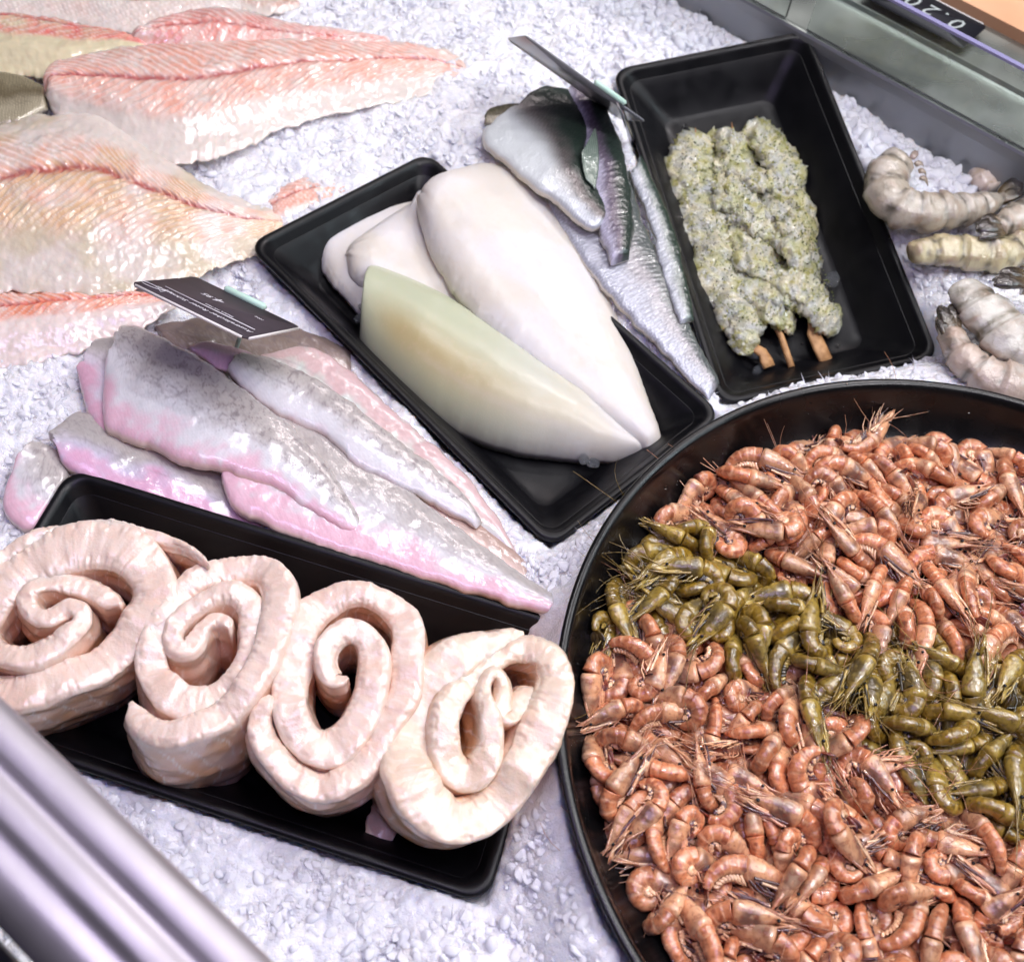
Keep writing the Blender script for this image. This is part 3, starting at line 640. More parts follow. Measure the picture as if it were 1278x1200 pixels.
def squid(Lp, Rp, dz, T, seed, label, p=2.3, olive=0.0, q=.55, **k):
    f = on_plane(T_SQUID, 0.0)
    def zf(px):
        n_ = px.shape[0]; return f(px) + np.interp(np.linspace(0, 1, n_), np.linspace(0, 1, len(dz)), dz)[:, None]
    o = fillet('squid_tube', Lp, Rp, zf, T, sq_col(seed, olive=olive), M['squid'], seed=seed, wav=.0004, relief=sq_rel(seed, k.get('rim', 1.0)), p=p, q=q, ends=k.get('ends', (.10, .04)), jag=k.get('jag', .55), under=(228, 216, 200))
    return tag(o, label, 'squid', G4)
squid([(396, 306), (403, 338), (428, 372), (468, 412), (560, 478), (650, 535)], [(404, 288), (440, 260), (490, 236), (518, 238), (570, 290), (690, 430)], [-.031, -.033], [.016, .018, .014], 71, 'whitest squid tube at the far left, mostly under the others')
squid([(430, 326), (442, 352), (500, 400), (600, 480), (700, 545)], [(436, 312), (472, 286), (512, 258), (540, 240), (640, 330), (740, 490)], [-.020, -.028, -.030], [.018, .018, .014], 72, 'second squid tube, wedged between the back left one and the big one', ends=(.16, .05))
squid([(520, 250), (528, 290), (552, 345), (600, 410), (660, 468), (735, 520), (790, 556), (808, 570)], [(534, 232), (575, 222), (612, 211), (655, 225), (700, 268), (750, 340), (782, 410), (803, 485), (822, 540), (826, 560)], [.000, -.012, -.026], [.022, .024, .022, .018, .012], 73, 'big creamy white squid tube lying uppermost, tip at the tray end', p=2.8)
squid([(452, 426), (452, 450), (490, 492), (550, 535), (630, 566), (720, 578), (770, 578), (803, 573)], [(455, 360), (478, 350), (560, 384), (645, 438), (720, 492), (768, 536), (803, 568)], [-.032, -.033, -.033], [.038, .042, .040, .032, .014], 74, 'olive tinted thick squid tube at the front edge of the pile', p=2.0, olive=.9, q=.5, ends=(.035, .04), rim=.4, jag=.2)

# ------------------------------------------------------------------ rolled white fillets
def rolled(name, path, ztop, off, zfloor, seed, label, tint=(232, 210, 194), skin_=(216, 166, 128)):
    pth = np.array([(x, y, w) for x, y, w in path], float)
    n = int(sum(np.hypot(*np.diff(pth[:, :2], axis=0).T)) / 1.9)
    S = spline(pth, n); ctr, wd_ = S[:, :2], S[:, 2]
    # shape in the horizontal world plane
    Cw = backv(ctr, ztop)
    for _ in range(24): Cw[1:-1] = .25 * Cw[:-2] + .5 * Cw[1:-1] + .25 * Cw[2:]
    tg = np.gradient(Cw[:, :2], axis=0); tg /= np.linalg.norm(tg, axis=1, keepdims=True)
    nr = np.stack([-tg[:, 1], tg[:, 0]], -1)
    s = np.linspace(0, 1, n)
    # px width -> metres across the band
    e = project(np.c_[Cw[:, :2] + nr * .001, Cw[:, 2:]]) - project(Cw); wd_ = wd_ * (1 + .16 * noise(s * 11, seed, 0, 5)); wm = (wd_ + 4.5) / (np.linalg.norm(e, axis=1) * 1000) * 1.09
    base = backv(ctr + np.asarray(off), zfloor) ; shift = (base - Cw)[:, :2].mean(0)
    arc = np.r_[0, np.cumsum(np.linalg.norm(np.diff(Cw[:, :2], axis=0), axis=1))] * 1000
    nh, nt = 26, 21
    prof = []   # (side -1..1, height 0..1)
    for k in range(nh): prof.append((-1.0, k / (nh - 1) * .92, 0))
    for k in range(nt):
        a = np.pi * (k + 1) / (nt + 1); ca = -math.cos(a); prof.append((np.sign(ca) * abs(ca) ** .48, .92 + .08 * math.sin(a) ** .55, 1))
    for k in range(nh): prof.append((1.0, .92 * (1 - k / (nh - 1)), 0))
    pr = np.array(prof); q, hh = pr[:, 0], pr[:, 1]
    top = ztop + .0055 * noise(arc / 42, 0, 0, seed) + .0018 * noise(arc / 15, 0, 0, seed + 31) + .0006 * noise(arc / 7, 0, 0, seed + 1)
    hz = (top - zfloor)
    P = np.zeros((n, len(pr), 3))
    bulge = .0022 * np.sin(np.pi * np.clip(hh, 0, 1)) * np.abs(q)
    wob = .0022 * noise(arc / 22, 3, 0, seed + 2)
    off_ = (wm[:, None] / 2) * q[None] * (.80 + .20 * sm(0, .5, hh))[None] + bulge[None] * np.sign(q)[None] + wob[:, None]
    ar = np.broadcast_to(arc[:, None], off_.shape); H2 = np.broadcast_to((hh * 60)[None], off_.shape); Q2 = np.broadcast_to(q[None], off_.shape)
    XX = np.broadcast_to(Cw[:, None, 0] * 1000, off_.shape) + nr[:, None, 0] * off_ * 1000; YY = np.broadcast_to(Cw[:, None, 1] * 1000, off_.shape) + nr[:, None, 1] * off_ * 1000
    dn = .0017 * fbm(XX / 18, YY / 16, H2 / 16, seed + 5, 3) + .0015 * fbm(ar / 30, H2 / 6 + ar / 36, Q2, seed + 6, 3) * (np.abs(Q2) > .99)
    off_ = off_ + dn * np.sign(Q2)
    lean = (1 - hh)[None, :, None] * shift[None, None]
    P[..., :2] = Cw[:, None, :2] + nr[:, None] * off_[..., None] + lean
    tt = (hh > .93)[None] * .0011 * fbm(XX / 7, YY / 7, 0, seed + 8, 3)
    P[..., 2] = zfloor + hz[:, None] * hh[None] + tt
    # colour: cut edge pale, broad sides warmer with white membrane arcs
    cut = sm(.90, .95, hh)[None] * np.ones_like(ar)
    nn = fbm(XX / 12, YY / 12, H2 / 12, seed + 9, 4)
    col = mix(np.broadcast_to(c(*skin_), P.shape), np.broadcast_to(c(226, 196, 180), P.shape), sm(-.4, .4, nn))
    col = mix(col, np.broadcast_to(c(*tint), P.shape), cut * .9 + .25 * sm(.6, .9, H2 / 60) * (1 - cut))
    ph = ar / 11 + np.abs(H2 / 60 - .45) * 2.2 + .5 * nn; fr = ph - np.floor(ph)
    ln = np.exp(-((fr - .5) / .05) ** 2) * (1 - cut) * (Q2 < 2)
    col = mix(col, np.broadcast_to(c(240, 228, 220), P.shape), ln * .9)
    fibre = np.exp(-(np.abs(fbm(XX / 7, YY / 7, 9, seed + 12, 3)) / .06) ** 2) * cut
    col = mix(col, np.broadcast_to(c(250, 240, 234), P.shape), fibre * .35)
    col = mix(col, np.broadcast_to(c(224, 168, 136), P.shape), sm(.05, .5, fbm(XX / 22, YY / 22, H2 / 30, seed + 15, 3)) * .2)
    ph2 = ar / 9.0 + Q2 * 1.1 + 1.8 * fbm(XX / 15, YY / 15, 4, seed + 18, 3); f2 = ph2 - np.floor(ph2)
    l2 = np.exp(-((f2 - .5) / .055) ** 2) * cut; gr = sm(.55, .95, f2) * cut
    col = mix(col, np.broadcast_to(c(252, 244, 238), P.shape), l2 * .12); col = mix(col, np.broadcast_to(c(222, 184, 164), P.shape), gr * .02)
    P[..., 2] -= cut * .0035 * (Q2 * .5 + .5) * (.4 + .6 * noise(ar / 30, 7, 0, seed + 33))
    P[..., 2] += .0002 * l2 - .0001 * gr + cut * .0004 * fbm(XX / 2.6, YY / 2.6, 0, seed + 19, 3)
    edge_ = (np.abs(Q2) > .6) & (cut > .1); P[..., 2] -= edge_ * .0008 * sm(.15, .5, noise(ar / 2.2, Q2 > 0, 0, seed + 23))
    # taper the ends of the band
    m_ = P.mean(1, keepdims=True); k = np.minimum(sm(-.002, .012, s), sm(-.002, .010, 1 - s)); k = .35 + .65 * k
    Pc = P.copy(); ctr3 = np.concatenate([(Cw[:, :2])[:, None] + lean[0][None], P[..., 2:]], -1)
    P[..., :2] = ctr3[..., :2] + (P[..., :2] - ctr3[..., :2]) * k[:, None, None]
    mb = MB(); mb.grid(P, wrap=True, col=col, cap=True)
    o = obj(name, mb, M['roll']); return tag(o, label, 'rolled fish fillet', 'rolled white fillets in the front tray')
Z0 = -.034
rolled('rolled_fillet', [(262, 708, 6), (235, 684, 8), (200, 668, 10), (160, 659, 10), (110, 655, 10), (60, 662, 12), (10, 686, 12), (-35, 720, 16), (-66, 765, 22), (-74, 810, 28), (-50, 846, 34), (-15, 858, 38), (30, 856, 42), (75, 842, 42), (122, 818, 40), (165, 780, 40), (190, 735, 44), (178, 697, 46), (135, 680, 46), (85, 682, 46), (35, 702, 44), (-5, 735, 42), (-30, 780, 34), (-8, 815, 28), (35, 822, 26), (75, 806, 22),
    (98, 784, 20), (103, 765, 18), (84, 758, 18), (60, 772, 20), (40, 766, 22), (32, 745, 22), (50, 727, 20), (85, 722, 20), (120, 732, 18), (150, 748, 16)], .040, (26, 52), Z0, 81, 'largest rolled fillet at the left end of the tray, partly hidden by the steel rail')
rolled('rolled_fillet', [(163, 872, 14), (176, 892, 24), (200, 909, 30), (232, 913, 30), (268, 898, 32), (302, 864, 32), (328, 820, 32), (343, 775, 34), (348, 735, 34), (335, 707, 28), (300, 698, 24), (262, 707, 26), (230, 730, 28), (205, 765, 28), (188, 805, 28), (187, 840, 30), (208, 864, 36),
    (243, 872, 36), (282, 858, 36), (308, 822, 34), (320, 780, 34), (315, 750, 28), (290, 735, 22), (262, 740, 20), (234, 757, 20), (217, 780, 22), (217, 802, 22), (236, 806, 20), (248, 790, 18), (258, 771, 14), (276, 767, 13), (286, 780, 12)], .040, (14, 78), Z0, 82,
    'second rolled fillet from the left, with a tall wrinkled front side')
rolled('rolled_fillet', [(338, 868, 14), (326, 898, 22), (334, 932, 26), (358, 962, 28), (396, 975, 30), (436, 965, 30), (470, 935, 28), (488, 895, 30), (503, 850, 34), (510, 802, 38), (500, 765, 34), (470, 741, 26), (432, 736, 26), (395, 754, 32), (370, 790, 36), (362, 840, 38), (364, 888, 38), (382, 920, 36),
    (411, 928, 36), (441, 905, 34), (460, 865, 32), (466, 822, 30), (455, 797, 22), (435, 790, 20), (413, 806, 18), (406, 835, 18), (416, 855, 14), (434, 846, 10)], .040, (6, 38), Z0, 83, 'third rolled fillet from the left, tall oval spiral with a dark gap low down')
rolled('rolled_fillet', [(655, 784, 12), (620, 793, 24), (580, 809, 36), (545, 846, 48), (518, 895, 52), (508, 950, 52), (526, 1000, 50), (568, 1025, 46), (615, 1008, 46), (653, 962, 44), (680, 905, 42), (696, 860, 32), (690, 825, 30), (660, 807, 26), (626, 816, 22), (592, 843, 26), (563, 880, 30), (551, 918, 34),
    (563, 950, 38), (592, 962, 36), (614, 938, 30), (613, 905, 22), (603, 872, 14), (606, 846, 11), (622, 836, 11), (630, 852, 12), (626, 880, 16), (634, 898, 20), (652, 876, 24), (674, 858, 22)], .040, (-40, 16), Z0, 84, 'rightmost rolled fillet, beside the round bowl, with an orange fold in its centre', tint=(232, 212, 190), skin_=(218, 164, 112))
# loose flap of the right-hand roll
fl = fillet('fillet_flap', [(474, 975), (462, 1008), (452, 1042)], [(522, 985), (504, 1022), (488, 1058)], on_plane(T_ROLL, -.024), [.004, .003], lambda U, V, B: np.broadcast_to(c(214, 188, 174), U.shape + (3,)) * (1 + .08 * fbm(B[..., 0] / 4, B[..., 1] / 4, 0, 3, 3))[..., None], M['roll'], res=1.6, jag=.8, seed=9, flat=True)
tag(fl, 'thin pale scrap of fillet hanging onto the tray below the rightmost roll', 'fish scrap')

# ------------------------------------------------------------------ skewers of prawn meat
def lump(cen, ax, up, ln, r1, r2, seed, arch=0.35, nu=26, nv=20):
    """one bent, tapering piece of prawn meat"""
    side = np.cross(up, ax); s = np.linspace(-1, 1, nu); a = np.linspace(0, 2 * np.pi, nv, endpoint=False)
    prof = np.clip(1 - np.abs(s) ** 3.2, 0, 1) ** .5
    P = np.zeros((nu, nv, 3))
    ang = s * arch * 1.6
    cl = cen[None] + ax[None] * (np.sin(ang) / (arch * 1.6) * ln / 2)[:, None] + up[None] * ((np.cos(ang) - 1) / (arch * 1.6) * ln / 2)[:, None]
    seg = 1 + .07 * np.sin(s * 9 + seed)
    P = cl[:, None] + (prof * seg)[:, None, None] * (np.cos(a)[None, :, None] * side * r1 + np.sin(a)[None, :, None] * up * r2)
    d = fbm(P[..., 0] * 300, P[..., 1] * 300, P[..., 2] * 300, seed, 3) + .5 * fbm(P[..., 0] * 900, P[..., 1] * 900, P[..., 2] * 900, seed + 3, 2)
    return P + d[..., None] * .0060 * (P - cl[:, None]) / (np.linalg.norm(P - cl[:, None], axis=-1, keepdims=True) + 1e-5)
fsk = on_plane(T_SKEW, -.036)
def at(t, x, y, dz):
    px = np.array([[float(x), float(y)]]); z = on_plane(t, dz)(px); return backv(px, z)[0]
lanes = [([(868, 182), (872, 240), (886, 300), (905, 350), (925, 390), (940, 418)], 15, 58, 'left skewer of herb marinated prawn meat in the tilted tray', (905, 410, 952, 440, 960, 458)),
         ([(915, 176), (925, 240), (940, 300), (955, 350), (968, 390), (975, 410)], 14, 56, 'middle skewer of herb marinated prawn meat with a thin bare stick end', (962, 395, 975, 420, 988, 458)),
         ([(950, 168), (972, 220), (988, 280), (1000, 330), (1015, 375), (1025, 405)], 14, 54, 'right skewer of herb marinated prawn meat ending in a wide wooden paddle', (1010, 395, 1015, 415, 1032, 452))]
for li, (path, n, wpx, lab, st) in enumerate(lanes):
    n = n - 2
    pp = spline(path, n * 4); P3 = np.array([at(T_SKEW, a_[0], a_[1], -.036 + .012) for a_ in pp])
    root = thing('prawn_skewer', tuple(P3[0]), lab, 'skewer', 'herb marinated skewers in the tilted tray')
    cen = P3[::4]
    tdir = np.gradient(cen, axis=0); tdir /= np.linalg.norm(tdir, axis=1, keepdims=True)
    for k in range(n):
        up = np.array([0, 0, 1.0]); sd = np.cross(tdir[k], up); sd /= np.linalg.norm(sd)
        r_ = np.random.default_rng(900 + li * 40 + k)
        ax = sd * math.cos(.7) + tdir[k] * math.sin(.7) * (1 if li == 0 else -1); ax = ax + r_.normal(0, .22, 3) * [1, 1, .4]; ax /= np.linalg.norm(ax)
        taper = .72 if k in (0, n - 1) else 1.0
        P = lump(cen[k] - P3[0] + sd * r_.normal(0, .0035) + up * (.001 + r_.normal(0, .0016)), ax, up, (wpx / 1.55) / 1000 * r_.uniform(1.45, 1.9) * taper, .0135 * r_.uniform(.8, 1.3), .0058 * r_.uniform(.8, 1.25), 900 + li * 40 + k)
        x, y, z = P[..., 0] * 1000, P[..., 1] * 1000, P[..., 2] * 1000
        n1 = fbm(x / 6, y / 6, z / 6, 7 + k, 3); n2 = fbm(x / 14, y / 14, z / 14, 3, 3)
        col = mix(np.broadcast_to(c(172, 174, 164), P.shape), np.broadcast_to(c(196, 188, 156), P.shape), sm(-.3, .4, n1))
        col = mix(col, np.broadcast_to(c(140, 148, 152), P.shape), sm(.1, .5, n2) * .7)
        col = mix(col, np.broadcast_to(c(156, 156, 72), P.shape), sm(-.1, .35, fbm(x / 8, y / 8, z / 8, 99 + li, 3)) * .6)
        mb = MB(); mb.grid(P, wrap=True, col=col, cap=True); obj('meat_piece', mb, M['meat'], root)
    # stick
    a0 = at(T_SKEW, st[0], st[1], -.036 + .012) - P3[0]; a1 = at(T_SKEW, st[2], st[3], -.036 + .009) - P3[0]; a2 = at(T_SKEW, st[4], st[5], -.036 + .0065) - P3[0]
    back0 = cen[2] - P3[0] + np.array([0, 0, .002])
    mb = MB()
    if li == 2:
        tp = np.array([back0, a0, a0 * .4 + a1 * .6, a1, a1 * .5 + a2 * .5, a2]); P = tube(tp, [.0015, .0015, .0030, .0058, .0064, .0062], 8, .3)
    elif li == 0:
        tp = np.array([back0, a0, a1, a1 * .5 + a2 * .5, a2]); P = tube(tp, [.0015, .002, .0052, .0058, .0056], 8, .35)
    else:
        tp = np.array([back0, a0, a1, a1 * .5 + a2 * .5, a2]); P = tube(tp, [.0015, .0022, .0026, .0028, .0028], 8, .9)
    mb.grid(P, wrap=True, cap=True); obj('skewer_stick', mb, M['stick'], root)
    tipv = P3[0] - P3[0]; mb = MB(); tp = np.array([back0, tipv + [0, 0, .002], tipv + (P3[0] - P3[3]) * 1.3 + [0, 0, .003]]); mb.grid(tube(tp, [.0014, .0014, .0003], 6), wrap=True, cap=True); obj('stick_tip', mb, M['stick'], root)
    # herb crumbs sitting on the meat
    mb = MB(); r_ = np.random.default_rng(40 + li)
    for k in range(480):
        i = r_.integers(0, len(P3) - 1); fx_ = r_.random(); sd = np.cross(tdir[min(i // 4, n - 1)], [0, 0, 1.0]); sd /= np.linalg.norm(sd); u_ = r_.uniform(-1, 1)
        p_ = P3[i] * (1 - fx_) + P3[i + 1] * fx_ - P3[0] + sd * u_ * wpx / 1.55 / 2000 * .9 + np.array([0, 0, .0108 * math.sqrt(max(0, 1 - .75 * u_ * u_))])
        g = [(70, 84, 34), (104, 116, 44), (58, 52, 30), (150, 150, 70)][r_.integers(0, 4)]; s_ = r_.uniform(.0003, .0009)
        R_ = np.array(Quaternion(r_.normal(size=4)).normalized().to_matrix()); mb.box(p_, (s_ * 2, s_, s_ * .7), R_, lin(*g))
    tag(obj('herb_crumbs', mb, material('herb_crumbs', vcol=True, rough=.5), root), kind='stuff')

# ------------------------------------------------------------------ big raw prawn tails on the ice at the right
def prawn_part(path, zc, n, segs, seed, pale=(178, 168, 152), darkc=(70, 64, 54), flat=.8):
    S = spline(np.array(path, float), n); P0 = backv(S[:, :2], zc); r = S[:, 2] / 1.5 / 1000 * .92
    s = np.linspace(0, 1, n); t = s * segs; fr = t - np.floor(t)
    rr = r * (1.06 - .17 * fr) * (1 - (1 - np.clip(s / .05, 0, 1)) ** 2) ** .5
    P = tube(P0, rr, 22, flat); a = np.linspace(0, 2 * np.pi, 22, endpoint=False)[None]
    x, y, z = P[..., 0] * 1000, P[..., 1] * 1000, P[..., 2] * 1000
    n1 = fbm(x / 7, y / 7, z / 7, seed, 4); ctr = P0[:, None]
    P = P + (P - ctr) / (np.linalg.norm(P - ctr, axis=-1, keepdims=True) + 1e-6) * (n1 * .0030)[..., None]
    band = np.exp(-((fr - .80) / .11) ** 2)[:, None] * sm(-.5, .3, fbm(x / 5, y / 5, z / 5, seed + 3, 3))
    col = mix(np.broadcast_to(c(*pale), P.shape), np.broadcast_to(c(158, 136, 118), P.shape), sm(-.1, .6, n1))
    col = mix(col, np.broadcast_to(c(192, 184, 174), P.shape), sm(.1, .6, fbm(x / 12, y / 12, 1, seed + 6, 3)))
    col = mix(col, np.broadcast_to(c(*darkc), P.shape), np.clip(band * .9 + .6 * sm(.15, .5, fbm(x / 9, y / 9, z / 9, seed + 21, 3)), 0, 1))
    mb = MB(); mb.grid(P, wrap=True, col=col, cap=True); return mb
def prawn(path, zc, segs, seed, label, tail=None, legs=None, **k):
    n = 70; o0 = backv(np.array([path[0][:2]], float), zc)[0]
    root = thing('prawn_tail', tuple(o0), label, 'prawn', 'raw grey prawn tails on the ice at the right')
    def place(mb, nm, m):
        mb.V = [v - o0 for v in mb.V]; return obj(nm, mb, m, root)
    place(prawn_part(path, zc, n, segs, seed, **k), 'body', M['prawn'])
    if tail:   # list of blades: (x0,y0,x1,y1,width px)
        for (x0, y0, x1, y1, w) in tail:
            a_ = backv(np.array([[x0, y0]], float), zc)[0]; b_ = backv(np.array([[x1, y1]], float), zc + .004)[0]
            t = np.linspace(0, 1, 9)[:, None]; pts = a_ * (1 - t) + b_ * t; pts[:, 2] += .003 * np.sin(t[:, 0] * 3)
            rad = w / 1.5 / 1000 * np.array([.45, .7, .9, 1, 1, .95, .85, .65, .15]); P = tube(pts, rad, 10, .38)
            cc = mix(np.broadcast_to(c(110, 92, 62), P.shape), np.broadcast_to(c(44, 38, 34), P.shape), np.broadcast_to(sm(0, .7, t), P.shape[:2]))
            P[..., 2] += .0008 * np.sin(np.arange(10) * 2.2)[None]
            mb = MB(); mb.grid(P, wrap=True, col=cc, cap=True); place(mb, 'tail_blade', M['prawn'])
    if legs:
        mb = MB(); r_ = np.random.default_rng(seed)
        for (x, y, dx, dy) in legs:
            a_ = backv(np.array([[x, y]], float), zc + .004)[0]; b_ = backv(np.array([[x + dx, y + dy]], float), zc)[0]; t = np.linspace(0, 1, 6)[:, None]
            pts = a_ * (1 - t) + b_ * t; pts[:, 2] += .003 * np.sin(t[:, 0] * 3.1); P = tube(pts, np.array([1, 1.3, 1.3, 1, .7, .3]) * .0022, 8, .5)
            mb.grid(P, wrap=True, col=c(*[(150, 136, 120), (168, 150, 138), (110, 96, 80)][r_.integers(0, 3)]), cap=True)
        place(mb, 'swimming_legs', M['prawn'])
prawn([(1135, 318, 14), (1165, 312, 20), (1205, 314, 24), (1245, 318, 25), (1300, 300, 26)], .012, 5, 101, 'prawn tail lying lower and half covered by the curved one', pale=(190, 178, 140))
prawn([(1330, 268, 24), (1300, 262, 24), (1270, 272, 21), (1245, 284, 14)], .022, 3, 102, 'prawn whose frayed dark tail end points left between the two others', tail=[(1250, 284, 1218, 288, 13), (1252, 280, 1224, 276, 9), (1254, 290, 1222, 298, 8)])
prawn([(1130, 196, 15), (1118, 204, 24), (1106, 226, 28), (1114, 252, 30), (1146, 264, 29), (1184, 263, 26), (1216, 258, 21), (1240, 252, 14), (1252, 248, 9)], .020, 8, 103, 'curved grey banded prawn tail on top, nearest the tray rim and the steel edge',
      tail=[(1246, 250, 1274, 228, 11), (1246, 252, 1276, 240, 9), (1244, 248, 1268, 224, 7)], legs=[(1138, 198, 6, -8), (1142, 206, 10, 2), (1146, 214, 10, 6), (1148, 222, 10, 10)])
prawn([(1228, 192, 8), (1222, 204, 15), (1226, 222, 17), (1238, 236, 14)], .004, 3, 106, 'pale bare scrap of prawn meat standing in the ice behind the curved prawn', pale=(224, 208, 196), darkc=(190, 170, 150))
prawn([(1178, 386, 6), (1180, 405, 13), (1196, 436, 19), (1222, 462, 24), (1256, 478, 28), (1310, 484, 30)], .020, 6, 104, 'prawn tail standing tail up at the corner of the skewer tray, pinkish belly', pale=(190, 172, 158),
      tail=[(1188, 424, 1172, 382, 9), (1192, 420, 1186, 380, 8), (1184, 426, 1168, 400, 6)], legs=[(1240, 452, 6, 10), (1252, 452, 6, 11), (1264, 456, 4, 12), (1232, 456, 4, 9), (1274, 462, 5, 10)])
prawn([(1196, 352, 16), (1214, 372, 28), (1238, 398, 34), (1268, 426, 36), (1320, 458, 34)], .028, 4, 105, 'whitish split prawn with dark marks, second from the right bowl edge', pale=(198, 194, 184), darkc=(104, 98, 78), flat=.6)
prawn([(1330, 372, 26), (1300, 360, 22), (1278, 354, 15)], .040, 2, 107, 'prawn at the right border showing only its folded dark tail', tail=[(1284, 352, 1240, 356, 11), (1284, 346, 1246, 342, 8), (1280, 350, 1238, 350, 6)])

# ------------------------------------------------------------------ price cards
from bpy import data as D
def text_mesh(s, size, name):
    cu = D.curves.new(name, 'FONT'); cu.body = s; cu.size = size; cu.extrude = .00006; cu.resolution_u = 2; cu.shear = .25
    o = D.objects.new(name, cu); C.objects.link(o); bpy.context.view_layer.update()
    me = bpy.data.meshes.new_from_object(o.evaluated_get(bpy.context.evaluated_depsgraph_get())); C.objects.unlink(o); D.objects.remove(o)
    me.materials.clear(); return me
def plane_frame(p00, p10, p01):
    ux = Vector(p10 - p00); w = ux.length; ux.normalize(); vy = Vector(p01 - p00); vy = vy - ux * vy.dot(ux); h = vy.length; vy.normalize(); n_ = ux.cross(vy)
    return Matrix.Translation(Vector(p00)) @ Matrix((ux, vy, n_)).transposed().to_4x4(), w, h
def card_mesh(w, h, r, th):
    ring = [(x + w / 2, y + h / 2) for x, y in rrect(w, h, r, 5)]; b = MB()
    P = np.array([[(x, y, z) for x, y in ring] for z in (-th, 0)]); b.grid(P, wrap=True, cap=True); return b
# card 1: seen upside down, heading runs along its near edge.  origin = corner where the reader's top-left is
c_nr, c_fl, c_fr = back(306, 421, .078), back(244, 345, .034), back(375, 408, .030)
Mx, w1, h1 = plane_frame(c_fr, c_fl, c_nr)       # x runs right-to-left for us, y towards us
card = thing('price_card', (0, 0, 0), 'black price card with white lettering, seen upside down over the grey fillets', 'price sign')
card.matrix_world = Mx
obj('card_panel', card_mesh(w1, h1, .004, .0012), M['card'], card)
b = MB(); b.box((w1 / 2, h1 + .0004, -.0007), (w1 - .006, .0010, .0018)); b.box((-.0003, h1 / 2, -.0007), (.0008, h1 - .006, .0018)); obj('white_edge', b, M['cardedge'], card)  # white strips stand in for the highlight along the card's edges
b = MB(); b.box((w1 * .48, h1 * .70, .0003), (w1 * .80, .0010, .0003)); obj('rule_line', b, M['chalk'], card)
for s_, x, y, sz in (('Australischer Roter Schnapper', .05, .78, .0062), ('filetiert, mit Haut', .30, .63, .0032), ('4', .52, .33, .013), ('.95', .60, .36, .008), ('100 g', .18, .32, .0034)):
    me = text_mesh(s_, sz * w1 / .09, 'lettering'); o = obj('lettering', me, M['chalk'], card); o.location = (w1 * x, h1 * y, .0002)
b = MB()   # little fish emblem at the far end of the heading
cx_, cy_ = w1 * .92, h1 * .86; t = np.linspace(0, 2 * np.pi, 24)
pts = np.stack([cx_ + .006 * np.cos(t), cy_ + .0028 * np.sin(t) * (1 + .2 * np.cos(t)), np.full(24, .0004)], -1); b.grid(tube(pts, .00022, 4), wrap=True)
pts = np.array([(cx_ - .006, cy_, .0004), (cx_ - .0095, cy_ + .003, .0004), (cx_ - .0095, cy_ - .003, .0004), (cx_ - .006, cy_, .0004)]); b.grid(tube(pts, .00022, 4), wrap=True)
obj('fish_emblem', b, M['chalk'], card)
b = MB(); L_ = w1 * .38; xc = w1 * .53
P = tube(np.array([(xc - L_ / 2, -.0005, .0008), (xc - L_ / 2 + .001, -.0005, .0012), (xc + L_ / 2 - .001, -.0005, .0012), (xc + L_ / 2, -.0005, .0008)]), [.0020, .0027, .0027, .0020], 10); b.grid(P, wrap=True, cap=True)
obj('holder_clip', b, M['clip'], card)
b = MB(); b.grid(tube(np.array([(xc - .003, -.001, -.001), (xc - .003, -.004, -.010), (xc - .003, -.006, -.055)]), .0016, 8), wrap=True, cap=True); obj('holder_stem', b, M['clip'], card)
# card 2: almost edge-on
q1, q2, q3 = back(657, 44, .095), back(806, 151, .040), back(744, 120, .034)
Mx, w2, h2 = plane_frame(q1, q2, q1 + (q3 - back(775, 130, .052)) * 1.6)
card = thing('price_card', (0, 0, 0), 'grey price card seen almost edge-on above the left corner of the skewer tray', 'price sign')
card.matrix_world = Mx
obj('card_panel', card_mesh(w2, h2, .004, .0012), material('grey_card_back', L4(120, 122, 126), .3, coat=.3), card)
b = MB(); b.box((w2 / 2, h2 + .0004, -.0007), (w2 - .006, .0009, .0018)); obj('white_edge', b, M['cardedge'], card)
b = MB(); b.grid(tube(np.array([(w2 * .55, -.0006, .001), (w2 * .56, -.0006, .0016), (w2 * .80, -.0006, .0016), (w2 * .81, -.0006, .001)]), [.0016, .0022, .0022, .0016], 10), wrap=True, cap=True); obj('holder_clip', b, M['clip'], card)
mi = Mx.inverted()
s0 = Vector((w2 * .76, 0, 0)); s1 = mi @ Vector(back(788, 172, .000)); s2 = mi @ Vector(back(792, 182, -.015))
b = MB(); b.grid(tube(np.array([tuple(s0), tuple(s1), tuple(s2)]), .0019, 8), wrap=True, cap=True); obj('holder_stem', b, M['clipsteel'], card)

# ------------------------------------------------------------------ steel rail in the near corner
RA, RB = back(0, 870, .20), back(340, 1200, .20); rd = RB - RA; rd /= np.linalg.norm(rd); ro = np.array([rd[1], -rd[0], 0]);
if ro @ (back(0, 1200, .2) - RA) < 0: ro = -ro
prof = [(0, -.012), (-.0005, -.004), (.0, 0), (.0012, .003), (.004, .0052), (.008, .0060), (.0115, .0050), (.0128, .0026), (.0140, .0022), (.0155, .0044), (.019, .0066), (.0225, .0060), (.0240, .0034), (.0252, .0030), (.0268, .0046),
        (.031, .0056), (.036, .0048), (.0385, .0022), (.0398, .0018), (.0415, .0028), (.045, .0024), (.049, .0), (.0510, -.004), (.0515, -.012), (.050, -.016)]
prof = [(0, -.012), (-.0005, -.004), (.0005, 0), (.003, .003), (.008, .0050), (.0130, .0046), (.0155, .0024), (.0175, .0026), (.0215, .0050), (.027, .0052), (.0300, .0030), (.0325, .0026), (.038, .0036), (.043, .0020), (.047, -.001), (.0500, -.006), (.0505, -.012), (.049, -.016)]
pf = spline(np.array(prof), 80); tt_ = np.linspace(-.25, .75, 24)
